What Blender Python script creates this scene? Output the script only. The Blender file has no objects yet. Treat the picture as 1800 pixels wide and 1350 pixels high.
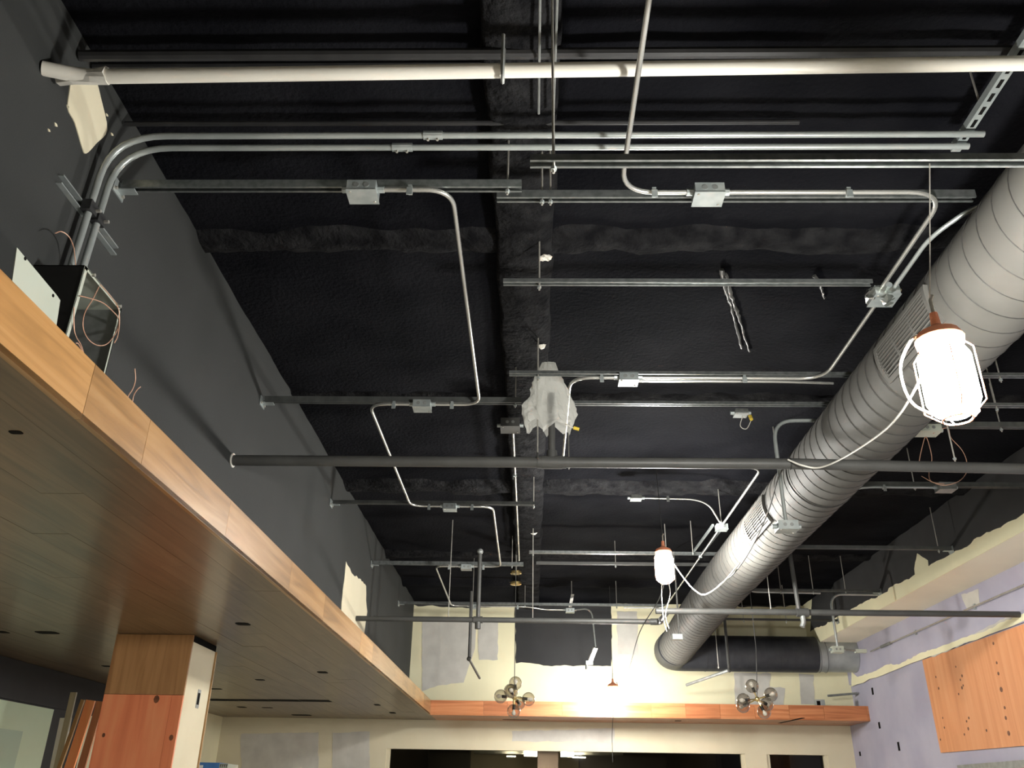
import bpy, math, random
from mathutils import Vector, Matrix, noise
random.seed(11)
SC = bpy.context.scene
COL = SC.collection

# ------------------------------------------------------------------ camera
F, PITCH, YAW, ROLL = 1500.0, .45341, .02721, .01656
_fw = Vector((-math.sin(YAW)*math.cos(PITCH), math.cos(YAW)*math.cos(PITCH), math.sin(PITCH)))
_ri = Vector((math.cos(YAW), math.sin(YAW), 0)); _up = _ri.cross(_fw)
RI = math.cos(ROLL)*_ri + math.sin(ROLL)*_up
UP = -math.sin(ROLL)*_ri + math.cos(ROLL)*_up
EYE = Vector((0, 0, 1.6))
cam = bpy.data.cameras.new('camera'); camo = bpy.data.objects.new('camera', cam); COL.objects.link(camo)
m3 = Matrix((RI, UP, -_fw)).transposed(); camo.matrix_world = Matrix.Translation(EYE) @ m3.to_4x4()
cam.sensor_width = 36; cam.lens = 36*F/1800; cam.clip_start = .05; cam.clip_end = 200
SC.camera = camo
def at(px, py, **k):
    """point of the room on a known plane (X=, Y= or Z=) that the photograph shows at a pixel"""
    (a, v), = k.items(); i = 'XYZ'.index(a)
    d = _fw + (px-900)/F*RI + (675-py)/F*UP
    return EYE + d*((v-EYE[i])/d[i])

# ------------------------------------------------------------------ world, exposure
w = bpy.data.worlds.new('night'); SC.world = w; w.use_nodes = True
w.node_tree.nodes['Background'].inputs[0].default_value = (.010, .011, .014, 1)
w.node_tree.nodes['Background'].inputs[1].default_value = 1
SC.view_settings.view_transform = 'Standard'; SC.view_settings.look = 'None'
SC.view_settings.gamma = 1; SC.view_settings.use_curve_mapping = False
SC.view_settings.exposure = 3.32
LAMP = 95.0          # emission of the work lamps' bulbs

# ------------------------------------------------------------------ materials
def new_mat(name):
    m = bpy.data.materials.new(name); m.use_nodes = True
    nt = m.node_tree; b = nt.nodes['Principled BSDF']
    return m, nt, b
def N(nt, t, **kw):
    n = nt.nodes.new(t)
    for k, v in kw.items(): setattr(n, k, v)
    return n
def ramp(nt, stops):
    r = N(nt, 'ShaderNodeValToRGB'); e = r.color_ramp.elements
    while len(e) < len(stops): e.new(.5)
    for i, (p, c) in enumerate(stops): e[i].position = p; e[i].color = (*c, 1)
    return r
def coords(nt, scale=(1, 1, 1), rnd=0.0, space='Object'):
    tc = N(nt, 'ShaderNodeTexCoord'); mp = N(nt, 'ShaderNodeMapping')
    mp.inputs['Scale'].default_value = scale
    nt.links.new(tc.outputs[space], mp.inputs[0])
    if rnd:
        oi = N(nt, 'ShaderNodeObjectInfo'); mu = N(nt, 'ShaderNodeMath', operation='MULTIPLY'); mu.inputs[1].default_value = rnd
        nt.links.new(oi.outputs['Random'], mu.inputs[0]); nt.links.new(mu.outputs[0], mp.inputs['Location'])
    return mp
def mat_noise(name, c0, c1, rough=.6, metal=0.0, scale=4.0, bump=0.0, bscale=60.0, detail=4, spec=.5, coat=0, lo=.35, hi=.65):
    m, nt, b = new_mat(name)
    mp = coords(nt, (1, 1, 1), 13.0)
    n = N(nt, 'ShaderNodeTexNoise'); n.inputs['Scale'].default_value = scale; n.inputs['Detail'].default_value = detail
    r = ramp(nt, [(lo, c0), (hi, c1)])
    nt.links.new(mp.outputs[0], n.inputs['Vector']); nt.links.new(n.outputs['Fac'], r.inputs[0]); nt.links.new(r.outputs[0], b.inputs['Base Color'])
    b.inputs['Roughness'].default_value = rough; b.inputs['Metallic'].default_value = metal
    b.inputs['Specular IOR Level'].default_value = spec; b.inputs['Coat Weight'].default_value = coat
    if bump:
        n2 = N(nt, 'ShaderNodeTexNoise'); n2.inputs['Scale'].default_value = bscale; n2.inputs['Detail'].default_value = 6
        bp = N(nt, 'ShaderNodeBump'); bp.inputs['Strength'].default_value = bump; bp.inputs['Distance'].default_value = .02
        nt.links.new(mp.outputs[0], n2.inputs['Vector']); nt.links.new(n2.outputs['Fac'], bp.inputs['Height']); nt.links.new(bp.outputs[0], b.inputs['Normal'])
    return m
def mat_wood(name, c0, c1, c2, axis, rough=.4, coat=0.0, var=.35, gscale=1.0, spec=.5):
    m, nt, b = new_mat(name)
    s = [9.0*gscale]*3; s['XYZ'.index(axis)] = .55*gscale
    mp = coords(nt, s, 37.0)
    n = N(nt, 'ShaderNodeTexNoise'); n.inputs['Scale'].default_value = 1.6; n.inputs['Detail'].default_value = 7; n.inputs['Distortion'].default_value = 1.3
    r = ramp(nt, [(.28, c0), (.5, c1), (.72, c2)])
    nt.links.new(mp.outputs[0], n.inputs['Vector']); nt.links.new(n.outputs['Fac'], r.inputs[0])
    oi = N(nt, 'ShaderNodeObjectInfo'); mr = N(nt, 'ShaderNodeMapRange')
    mr.inputs['To Min'].default_value = 1-var; mr.inputs['To Max'].default_value = 1+var*.6
    nt.links.new(oi.outputs['Random'], mr.inputs['Value'])
    hs = N(nt, 'ShaderNodeHueSaturation'); nt.links.new(mr.outputs[0], hs.inputs['Value']); nt.links.new(r.outputs[0], hs.inputs['Color'])
    nt.links.new(hs.outputs[0], b.inputs['Base Color'])
    b.inputs['Roughness'].default_value = rough; b.inputs['Coat Weight'].default_value = coat; b.inputs['Coat Roughness'].default_value = .18
    b.inputs['Specular IOR Level'].default_value = spec
    bp = N(nt, 'ShaderNodeBump'); bp.inputs['Strength'].default_value = .08; bp.inputs['Distance'].default_value = .01
    nt.links.new(n.outputs['Fac'], bp.inputs['Height']); nt.links.new(bp.outputs[0], b.inputs['Normal'])
    return m
def mat_emit(name, col, strength):
    m, nt, b = new_mat(name)
    b.inputs['Base Color'].default_value = (*col, 1)
    b.inputs['Emission Color'].default_value = (*col, 1); b.inputs['Emission Strength'].default_value = strength
    return m
def mat_glass(name, col, alpha, rough=.05):
    m, nt, b = new_mat(name)
    tr = N(nt, 'ShaderNodeBsdfTransparent'); tr.inputs[0].default_value = (*col, 1)
    gl = N(nt, 'ShaderNodeBsdfGlossy'); gl.inputs['Roughness'].default_value = rough
    fr = N(nt, 'ShaderNodeLayerWeight'); fr.inputs['Blend'].default_value = alpha
    mx = N(nt, 'ShaderNodeMixShader'); o = nt.nodes['Material Output']
    nt.links.new(fr.outputs['Facing'], mx.inputs[0]); nt.links.new(tr.outputs[0], mx.inputs[1]); nt.links.new(gl.outputs[0], mx.inputs[2])
    nt.links.new(mx.outputs[0], o.inputs[0])
    return m
M = {}
M['ceil'] = mat_noise('black sprayed ceiling', (.0022, .0024, .0038), (.0085, .0087, .0108), .95, scale=1.2, bump=.5, bscale=40, detail=8, spec=.06)
M['beam'] = mat_noise('rough fireproofing painted black', (.006, .006, .007), (.019, .019, .020), .95, scale=9, bump=1.0, bscale=30, detail=8, spec=.06)
M['wallblack'] = mat_noise('charcoal wall paint', (.026, .0275, .0265), (.031, .0325, .0315), .75, scale=1.5, bump=.1, bscale=160, spec=.3)
M['wallblack2'] = mat_noise('charcoal paint over cream', (.029, .029, .030), (.036, .036, .037), .8, scale=3, spec=.3)
M['cream'] = mat_noise('cream wall paint', (.78, .73, .50), (.83, .78, .54), .75, scale=2, spec=.25)
M['cream2'] = mat_noise('cream drywall', (.66, .60, .44), (.69, .63, .47), .8, scale=3, spec=.2)
M['mud'] = mat_noise('grey joint compound', (.50, .48, .44), (.60, .58, .53), .8, scale=5, spec=.2, lo=.3, hi=.7)
M['purple'] = mat_noise('lavender wall paint', (.37, .355, .45), (.43, .415, .50), .75, scale=1.8, spec=.25, detail=6)
M['beige'] = mat_noise('beige soffit paint', (.80, .74, .60), (.84, .78, .63), .8, scale=2)
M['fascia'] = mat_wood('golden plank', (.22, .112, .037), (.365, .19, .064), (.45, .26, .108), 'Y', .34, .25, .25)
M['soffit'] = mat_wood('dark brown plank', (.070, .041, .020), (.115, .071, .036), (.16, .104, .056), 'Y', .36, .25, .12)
M['orange'] = mat_wood('orange stained plank', (.42, .13, .045), (.60, .22, .085), (.70, .30, .13), 'X', .4, .15, .12)
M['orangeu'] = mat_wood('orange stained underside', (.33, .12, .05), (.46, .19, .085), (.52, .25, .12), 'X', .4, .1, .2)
M['ply'] = mat_wood('plywood orange', (.60, .24, .095), (.68, .29, .12), (.72, .34, .16), 'Z', .6, 0, .05, .6)
M['colwood'] = mat_wood('shaded brown column board', (.22, .10, .038), (.32, .165, .066), (.38, .20, .085), 'Z', .45, .1, .1)  # brown wood, darkened further for the shading at the column top
M['colred'] = mat_wood('reddish column board', (.62, .17, .075), (.72, .22, .10), (.75, .28, .13), 'Z', .45, .1, .05, .7)
M['knot'] = mat_noise('wood knot', (.10, .035, .015), (.2, .07, .03), .6, scale=30)
M['galv'] = mat_noise('galvanised steel', (.36, .40, .40), (.48, .52, .51), .38, .55, scale=14, detail=2)
M['galvsm'] = mat_noise('bare duct steel', (.34, .36, .36), (.44, .46, .46), .42, .4, scale=5, detail=3)
M['galvdull'] = mat_noise('dull grey steel', (.20, .21, .20), (.28, .29, .28), .5, .35, scale=14)
M['emt'] = mat_noise('bright conduit steel', (.50, .50, .47), (.58, .58, .55), .26, .75, scale=8)
M['emtgrey'] = mat_noise('grey conduit steel', (.34, .37, .36), (.42, .45, .44), .36, .45, scale=6)
M['strutm'] = mat_noise('zinc strut steel', (.20, .215, .21), (.29, .305, .30), .30, .75, scale=30, detail=2)
M['strutd'] = mat_noise('dull zinc strut steel', (.09, .095, .092), (.13, .135, .13), .42, .5, scale=14)
M['rod'] = mat_noise('threaded rod', (.45, .43, .38), (.55, .53, .48), .4, .6, scale=60)
M['pipe'] = mat_noise('dark grey painted pipe', (.052, .052, .049), (.066, .066, .062), .5, scale=6, spec=.4)
M['pipebk'] = mat_noise('black painted pipe', (.014, .014, .015), (.024, .024, .025), .55, scale=9)
M['white'] = mat_noise('cream white pipe', (.74, .71, .63), (.80, .77, .69), .45, scale=3)
M['duct'] = mat_noise('grey painted duct', (.088, .085, .077), (.105, .102, .093), .68, .0, scale=3, spec=.22)
M['seam'] = mat_noise('duct seam', (.022, .021, .02), (.034, .032, .03), .6, 0, scale=9)
M['ductbk'] = mat_noise('charcoal painted duct', (.030, .031, .037), (.042, .043, .048), .5, scale=7, spec=.35)
M['black'] = mat_noise('black hole', (.004, .004, .004), (.008, .007, .006), .9, scale=5, spec=.1)
M['blackm'] = mat_noise('matte black enamel', (.010, .010, .010), (.016, .016, .015), .6, scale=8)
M['cover'] = mat_noise('pale grey enamel', (.39, .42, .35), (.43, .46, .39), .45, scale=3)
M['copper'] = mat_noise('copper wire', (.55, .30, .20), (.62, .38, .27), .35, .3, scale=20)
M['brass'] = mat_noise('brass', (.62, .46, .18), (.72, .56, .25), .25, .9, scale=20)
M['yellow'] = mat_noise('yellow plastic', (.7, .5, .04), (.8, .58, .06), .5, scale=20)
M['cordw'] = mat_noise('white cord', (.60, .58, .52), (.68, .66, .60), .5, scale=20)
M['cordb'] = mat_noise('dark cord', (.03, .03, .028), (.05, .05, .045), .6, scale=20)
M['orangep'] = mat_noise('orange plastic', (.85, .30, .16), (.9, .36, .2), .45, scale=20)
M['floor'] = mat_noise('pale concrete floor', (.58, .56, .51), (.68, .65, .59), .7, scale=1.3, detail=8)  # unseen floor, paled to bounce more fill light upward
M['backwall'] = mat_noise('tan back wall', (.60, .56, .46), (.64, .60, .50), .8, scale=2)
M['header'] = mat_noise('dark header', (.008, .008, .011), (.013, .013, .016), .6, scale=5)
M['greenpane'] = mat_noise('pale green reflecting pane', (.58, .70, .50), (.64, .76, .56), .35, scale=1.5)  # greenish light reflected by the door glass, put into an opaque colour
M['greenpane2'] = mat_noise('pale green reflection', (.44, .57, .44), (.48, .61, .48), .4, scale=1.5)  # tone of the rectangular reflection in the pane, as plain colour
M['board0'] = mat_wood('cream board', (.42, .38, .27), (.5, .45, .33), (.55, .5, .38), 'Z', .6)
M['board1'] = mat_wood('tan board', (.36, .2, .07), (.45, .26, .1), (.5, .3, .13), 'Z', .5)
M['board2'] = mat_wood('orange board', (.85, .27, .10), (.92, .33, .13), (.95, .38, .16), 'Z', .5)
M['board3'] = mat_wood('rust board', (.52, .18, .08), (.6, .22, .1), (.64, .26, .12), 'Z', .5)
M['blue'] = mat_noise('blue carton print', (.05, .16, .42), (.07, .2, .48), .5, scale=8)
M['whitep'] = mat_noise('white print', (.7, .7, .68), (.75, .75, .72), .6, scale=8)
M['dark'] = mat_noise('dark glass room', (.02, .018, .017), (.03, .028, .026), .7, scale=3)
M['mauve'] = mat_noise('mauve pillar', (.36, .29, .29), (.4, .33, .33), .7, scale=3)
M['olive'] = mat_noise('olive wall', (.17, .15, .11), (.2, .18, .13), .7, scale=3)
M['bulb'] = mat_emit('work lamp bulb', (1.0, .985, .93), LAMP)
M['bulbfar'] = mat_emit('weaker work lamp bulb', (1.0, .985, .93), LAMP*.55)
M['strip'] = mat_emit('shop light strip', (1.0, .86, .55), 30)
M['smoke'] = mat_glass('smoky glass', (.76, .73, .68), .25)
M['win'] = mat_glass('window glass', (.55, .55, .55), .12)
M['clear'] = mat_glass('clear plastic', (.75, .75, .72), .35, .2)
def film():
    m, nt, b = new_mat('crumpled plastic film')
    b.inputs['Base Color'].default_value = (.62, .62, .58, 1); b.inputs['Roughness'].default_value = .22
    tr = N(nt, 'ShaderNodeBsdfTransparent'); tl = N(nt, 'ShaderNodeBsdfTranslucent'); tl.inputs[0].default_value = (.6, .6, .56, 1)
    m1 = N(nt, 'ShaderNodeMixShader'); m1.inputs[0].default_value = .45
    m2 = N(nt, 'ShaderNodeMixShader'); m2.inputs[0].default_value = .38
    o = nt.nodes['Material Output']
    nt.links.new(b.outputs[0], m1.inputs[1]); nt.links.new(tl.outputs[0], m1.inputs[2])
    nt.links.new(m1.outputs[0], m2.inputs[1]); nt.links.new(tr.outputs[0], m2.inputs[2]); nt.links.new(m2.outputs[0], o.inputs[0])
    return m
M['film'] = film()

# ------------------------------------------------------------------ mesh helpers
WL = {}
def V(*a): return Vector(a)
class MB:
    def __init__(s): s.v = []; s.f = []
    def add(s, vs, fs):
        o = len(s.v); s.v += [Vector(p) for p in vs]; s.f += [tuple(i+o for i in q) for q in fs]; return s
    def box(s, a, b):
        x0, y0, z0 = (min(a[i], b[i]) for i in range(3)); x1, y1, z1 = (max(a[i], b[i]) for i in range(3))
        return s.add([(x0,y0,z0),(x1,y0,z0),(x1,y1,z0),(x0,y1,z0),(x0,y0,z1),(x1,y0,z1),(x1,y1,z1),(x0,y1,z1)],
                     [(0,3,2,1),(4,5,6,7),(0,1,5,4),(1,2,6,5),(2,3,7,6),(3,0,4,7)])
    def cbox(s, c, d): c = Vector(c); d = Vector(d)/2; return s.box(c-d, c+d)
    def bar(s, a, b, w, h, up=(0, 0, 1)):
        a = Vector(a); b = Vector(b); d = (b-a).normalized(); u = Vector(up)
        x = d.cross(u)
        if x.length < 1e-4: x = d.cross(Vector((1, 0, 0)))
        x.normalize(); y = x.cross(d)
        P = []
        for p in (a, b):
            for sx, sy in ((-1,-1),(1,-1),(1,1),(-1,1)): P.append(p + x*(sx*w/2) + y*(sy*h/2))
        return s.add(P, [(0,1,2,3),(7,6,5,4),(0,4,5,1),(1,5,6,2),(2,6,7,3),(3,7,4,0)])
    def tube(s, path, r, n=10, caps=True):
        path = [Vector(p) for p in path]
        T = []
        for i in range(len(path)):
            a = path[max(i-1, 0)]; b = path[min(i+1, len(path)-1)]; T.append((b-a).normalized())
        u = T[0].orthogonal().normalized(); o = len(s.v)
        rr = r if callable(r) else (lambda t: r)
        for i, p in enumerate(path):
            u = (u - T[i]*u.dot(T[i])).normalized(); w_ = T[i].cross(u)
            R_ = rr(i/(len(path)-1))
            for k in range(n):
                a = 2*math.pi*k/n; s.v.append(p + (u*math.cos(a) + w_*math.sin(a))*R_)
        for i in range(len(path)-1):
            for k in range(n):
                k2 = (k+1) % n; s.f.append((o+i*n+k, o+i*n+k2, o+(i+1)*n+k2, o+(i+1)*n+k))
        if caps:
            s.f.append(tuple(o+k for k in range(n))[::-1]); e = o+(len(path)-1)*n; s.f.append(tuple(e+k for k in range(n)))
        return s
    def cyl(s, a, b, r, n=12): return s.tube([a, b], r, n)
    def lathe(s, base, prof, n=16, axis=(0, 0, 1)):
        ax = Vector(axis).normalized(); u = ax.orthogonal().normalized(); w_ = ax.cross(u); base = Vector(base); o = len(s.v)
        for r, h in prof:
            for k in range(n):
                a = 2*math.pi*k/n; s.v.append(base + ax*h + (u*math.cos(a)+w_*math.sin(a))*max(r, 1e-4))
        for i in range(len(prof)-1):
            for k in range(n):
                k2 = (k+1) % n; s.f.append((o+i*n+k, o+i*n+k2, o+(i+1)*n+k2, o+(i+1)*n+k))
        s.f.append(tuple(o+k for k in range(n))[::-1]); e = o+(len(prof)-1)*n; s.f.append(tuple(e+k for k in range(n)))
        return s
    def sphere(s, c, r, n=16, m=10, sq=(1, 1, 1)):
        c = Vector(c); o = len(s.v)
        for i in range(m+1):
            t = math.pi*i/m
            for k in range(n):
                a = 2*math.pi*k/n; s.v.append(c + Vector((r*sq[0]*math.sin(t)*math.cos(a), r*sq[1]*math.sin(t)*math.sin(a), r*sq[2]*math.cos(t))))
        for i in range(m):
            for k in range(n):
                k2 = (k+1) % n; s.f.append((o+i*n+k, o+(i+1)*n+k, o+(i+1)*n+k2, o+i*n+k2))
        return s
    def prism(s, pts, off):
        off = Vector(off); pts = [Vector(p) for p in pts]; n = len(pts); o = len(s.v)
        s.v += pts + [p+off for p in pts]
        s.f.append(tuple(range(o, o+n))); s.f.append(tuple(range(o+n, o+2*n))[::-1])
        for i in range(n):
            j = (i+1) % n; s.f.append((o+i, o+n+i, o+n+j, o+j))
        return s
    def build(s, name, mat, parent=None, origin=None, smooth=35, fix=True):
        lo = [min(p[i] for p in s.v) for i in range(3)]; hi = [max(p[i] for p in s.v) for i in range(3)]
        if origin is None: origin = Vector(((lo[0]+hi[0])/2, (lo[1]+hi[1])/2, lo[2] if parent is None else (lo[2]+hi[2])/2))
        me = bpy.data.meshes.new(name); me.from_pydata([p-origin for p in s.v], [], s.f)
        me.materials.append(M[mat] if isinstance(mat, str) else mat)
        if fix:
            import bmesh
            bm = bmesh.new(); bm.from_mesh(me); bmesh.ops.recalc_face_normals(bm, faces=bm.faces); bm.to_mesh(me); bm.free()
        if smooth:
            me.polygons.foreach_set('use_smooth', [True]*len(me.polygons)); me.set_sharp_from_angle(angle=math.radians(smooth))
        me.update()
        o = bpy.data.objects.new(name, me); COL.objects.link(o)
        WL[o] = Vector(origin)
        if parent is not None: o.parent = parent; o.location = Vector(origin)-WL[parent]
        else: o.location = origin
        return o
def tag(o, label=None, cat=None, group=None, kind=None):
    if label: o['label'] = label
    if cat: o['category'] = cat
    if group: o['group'] = group
    if kind: o['kind'] = kind
    return o
def thing(name, loc, label, cat, group=None, kind=None):
    o = bpy.data.objects.new(name, None); COL.objects.link(o); o.location = loc; WL[o] = Vector(loc)
    o.empty_display_size = .1
    return tag(o, label, cat, group, kind)
def struct(name, mb, mat, **kw): return tag(mb.build(name, mat, **kw), kind='structure')
def fillet(P, rad, n=6):
    P = [Vector(p) for p in P]; out = [P[0]]
    for i in range(1, len(P)-1):
        a, b, c = P[i-1], P[i], P[i+1]
        d0 = (a-b); d1 = (c-b); r = min(rad, d0.length*.48, d1.length*.48)
        p0 = b+d0.normalized()*r; p2 = b+d1.normalized()*r
        for k in range(n+1):
            t = k/n; out.append(p0*(1-t)**2 + b*(2*t*(1-t)) + p2*t*t)
    out.append(P[-1]); return out
def spline(P, n=6):
    P = [Vector(p) for p in P]; Q = [P[0]*2-P[1]] + P + [P[-1]*2-P[-2]]; out = []
    for i in range(1, len(Q)-2):
        for k in range(n):
            t = k/n; a, b, c, d = Q[i-1:i+3]
            out.append(.5*((2*b) + (c-a)*t + (2*a-5*b+4*c-d)*t*t + (3*b-a-3*c+d)*t**3))
    out.append(P[-1]); return out
def one(name, mb, mat, label, cat, group=None, **kw): return tag(mb.build(name, mat, **kw), label, cat, group)

# ------------------------------------------------------------------ setting
CZ = 4.46; SZ = 2.70; ST = 2.905; XF = -1.48; XW = -1.90; XL = -4.83; XR = 4.90
YU = 13.90; YD = 14.20; YS = 13.32; YB = -3.0; XB = 4.34; BZ = 3.80
# ceiling: sprayed surface with real relief
def ceiling():
    mb = MB(); nx, ny = 110, 200; x0, x1, y0, y1 = XW-.05, XR+.1, YB, YU+.3
    for j in range(ny+1):
        for i in range(nx+1):
            x = x0+(x1-x0)*i/nx; y = y0+(y1-y0)*j/ny
            h = noise.fractal(Vector((x*3.2, y*3.2, 1.7)), 1.0, 2.0, 4)*.012
            for yc in (12.5,):                         # sprayed cross ribs
                d = abs(y-yc); h -= .06*max(0, 1-(d/.16)**2)*(1+.35*noise.noise(Vector((x*6, y*6, 4))))
            mb.v.append(Vector((x, y, CZ+h)))
    for j in range(ny):
        for i in range(nx):
            a = j*(nx+1)+i; mb.f.append((a, a+nx+1, a+nx+2, a+1))
    return mb
struct('ceiling', ceiling(), 'ceil', smooth=180, fix=False)
mb = MB(); mb.box((XL-.2, YB-.2, CZ+.06), (XR+.3, YD+.4, CZ+.2)); struct('ceiling_deck', mb, 'black')
def rough_beam():
    mb = MB(); n = 150; y0, y1 = YB, YU; prof = [(-.20, .12), (-.19, .02), (-.17, 0), (-.05, -.012), (.03, -.012), (.10, 0), (.125, .02), (.135, .12)]; k = len(prof)
    for j in range(n+1):
        y = y0+(y1-y0)*j/n
        for x, z in prof:
            mb.v.append(Vector((x-.02+noise.noise(Vector((x*9, y*4, .3)))*.022, y, CZ-.09+z+noise.noise(Vector((x*20, y*6, 3)))*.018)))
    for j in range(n):
        for i in range(k-1):
            a = j*k+i; mb.f.append((a, a+1, a+k+1, a+k))
    return mb
struct('ceiling_beam', rough_beam(), 'beam', smooth=50)
def rough_rib(x0, x1, yc, w_, drop):
    mb = MB(); n = int((x1-x0)/.05); prof = [(-.5, .06), (-.46, .0), (-.3, -.5), (-.1, -.9), (.1, -1), (.3, -.7), (.45, -.1), (.5, .06)]; k = len(prof)
    for j in range(n+1):
        x = x0+(x1-x0)*j/n
        for y, z in prof:
            q = Vector((x*7, y*3+yc, .7)); g = 1+.5*noise.noise(q*.35)
            mb.v.append(Vector((x, yc+y*w_*g+noise.noise(q)*.03, CZ+.005+(drop*z if z < .05 else .03)*g+noise.noise(q*1.7)*.02*(z < 0))))
    for j in range(n):
        for i in range(k-1):
            a = j*k+i; mb.f.append((a, a+1, a+k+1, a+k))
    return mb
for k_, (x0_, x1_, yc_, w_, d_) in enumerate(((XW, XB, 4.0, .26, .05), (XW, XB, 8.22, .42, .06), (XW, XB, 6.1, .2, .03), (XW, XB, 10.9, .3, .05))):
    struct('ceiling_rib', rough_rib(x0_, x1_, yc_, w_, d_), 'beam', smooth=50)
# black upper wall over the soffit, lower left wall, far walls, right wall, back wall, floor
mb = MB(); mb.box((XW-.15, YB, SZ+.03), (XW, YU, CZ+.06)); wall_left = struct('wall_left', mb, 'wallblack', smooth=0)
mb = MB(); mb.box((XL-.2, YB, 0), (XL, YD+.15, SZ+.2)); wall_ll = struct('wall_left_lower', mb, 'cream', smooth=0)
mb = MB(); mb.box((XW-.1, YU, ST-.03), (XR+.02, YU+.15, CZ+.06)); wall_far = struct('wall_far', mb, 'cream', smooth=0)
WH = 2.28; WA0, WA1 = -2.22, 3.25; WB0, WB1 = 3.575, 4.50
mb = MB()
mb.box((XL, YD, WH), (XR+.2, YD+.15, SZ+.2)); mb.box((XL, YD, 0), (WA0, YD+.15, WH)); mb.box((WA1, YD, 0), (WB0, YD+.15, WH)); mb.box((WB1, YD, 0), (XR+.2, YD+.15, WH)); mb.box((WA0, YD, 0), (WA1, YD+.15, .9)); mb.box((WB0, YD, 0), (WB1, YD+.15, .9))
wall_fl = struct('wall_far_lower', mb, 'cream2', smooth=0)
mb = MB(); mb.box((XR, YB, 0), (XR+.2, YD+.2, 3.30)); wall_right = struct('wall_right', mb, 'purple', smooth=0)
mb = MB(); mb.box((XR-.025, YB, 3.26), (XR+.2, YU, CZ+.06)); wall_ru = struct('wall_right_upper', mb, 'purple', smooth=0)
mb = MB(); mb.box((XL-.2, YB-.2, 0), (XR+.3, YB, CZ+.2)); struct('wall_back', mb, 'backwall', smooth=0)
mb = MB(); mb.box((XL-.2, YB-.2, -.12), (XR+.3, YD+.3, 0)); struct('floor', mb, 'floor', smooth=0)
# cream bulkhead along the right wall
mb = MB(); mb.box((XB, YB, BZ), (XR-.025, YU, CZ+.03)); bulk = struct('trim_1', mb, 'beige', smooth=0)
mb = MB(); mb.box((XB-.012, YB, BZ), (XB, YU, CZ+.02)); mb.build('face_panel', 'cream', bulk, smooth=0)

# ragged paint edges and patches (thin real coats on their walls)
def coat(name, pts, plane, val, off, mat, parent, th=.004, rnd=False):
    P = [at(x, y, **{plane: val}) for x, y in pts]
    if rnd: P = spline(P+[P[0]], 4)[:-1]
    i = 'XYZ'.index(plane); o = Vector((0, 0, 0)); o[i] = off*th
    # subdivide and roughen the outline
    Q = []
    for k in range(len(P)):
        a, b = P[k], P[(k+1) % len(P)]; n = max(1, int((b-a).length/.06)) if (b-a).length < 3 else 20
        for j in range(n):
            p = a.lerp(b, j/n)
            if j: 
                d = (b-a).normalized(); nn = Vector((0, 0, 1)) if abs(d.z) < .7 else Vector((0, 1, 0) if plane == 'X' else (1, 0, 0))
                p = p + nn*noise.noise(p*9)*.02
            p[i] = val; Q.append(p)
    q = MB().prism(Q, o); return q.build(name, mat, parent, smooth=0)
coat('unpainted_patch', [(122,150),(140,138),(160,136),(168,143),(176,172),(187,228),(168,252),(150,270),(143,258),(130,215),(118,190)], 'X', XW, 1, 'cream2', wall_left, .004, True)
coat('unpainted_patch', [(608,987),(618,1008),(637,1022),(643,1030),(643,1055),(645,1075),(640,1112),(640,1145),(598,1100),(600,1060)], 'X', XW, 1, 'cream2', wall_left)
for x, y, s_ in ((97,219,4), (85,229,3), (196,236,3), (187,202,3), (118,187,3)):
    coat('paint_chip', [(x-s_*.5,y-s_),(x+s_*.4,y-s_*.2),(x+s_*.7,y+s_),(x-s_*.3,y+s_*.6)], 'X', XW, 1, 'cream2', wall_left)
# far wall: black top band, big black rectangle, joint compound
BK = [(700,1020)] + [(726,1062),(735,1066),(760,1064),(800,1068),(840,1068),(880,1066),(905,1066),(907,1147),(907,1166),(925,1165),(955,1170),(1000,1170),(1074,1171),(1076,1120),(1074,1062),(1100,1061),(1140,1063),(1180,1062),(1230,1064),(1285,1062),(1300,1067),(1330,1066),(1360,1068),(1400,1063),(1425,1068),(1435,1140),(1470,1130),(1500,1000),(1100,985)]
coat('black_paint', BK, 'Y', YU, -1, 'wallblack2', wall_far, .006)
for pts in ([(742,1090),(838,1093),(835,1140),(815,1200),(770,1205),(742,1215)], [(840,1090),(876,1092),(875,1160),(842,1160)],
            [(1084,1075),(1120,1075),(1122,1150),(1086,1150)], [(1290,1182),(1355,1184),(1353,1207),(1380,1210),(1376,1250),(1292,1248)],
            [(1404,1184),(1430,1186),(1432,1238),(1408,1238)]):
    coat('joint_compound', pts, 'Y', YU, -1, 'mud', wall_far)
for pts in ([(424,1290),(560,1287),(558,1400),(424,1400)], [(585,1288),(650,1286),(650,1400),(583,1400)], [(900,1285),(1080,1280),(1080,1305),(900,1303)]):
    coat('joint_compound', pts, 'Y', YD, -1, 'mud', wall_fl)
# right bulkhead: black over the top, ragged
RG = [(1425,1110),(1432,1104),(1448,1100),(1470,1085),(1488,1075),(1500,1069),(1525,1055),(1535,1052),(1560,1040),(1562,1034),(1590,1020),(1598,1018),(1608,1010),(1607,1000),(1612,972),(1632,985),(1633,995),(1655,983),(1680,968),(1700,961),(1712,948),(1740,935),(1765,922),(1800,902),(1990,800),(1990,600),(1800,780),(1430,1010)]
coat('black_paint', RG, 'X', XB-.012, -1, 'wallblack2', bulk, .006)
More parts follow.
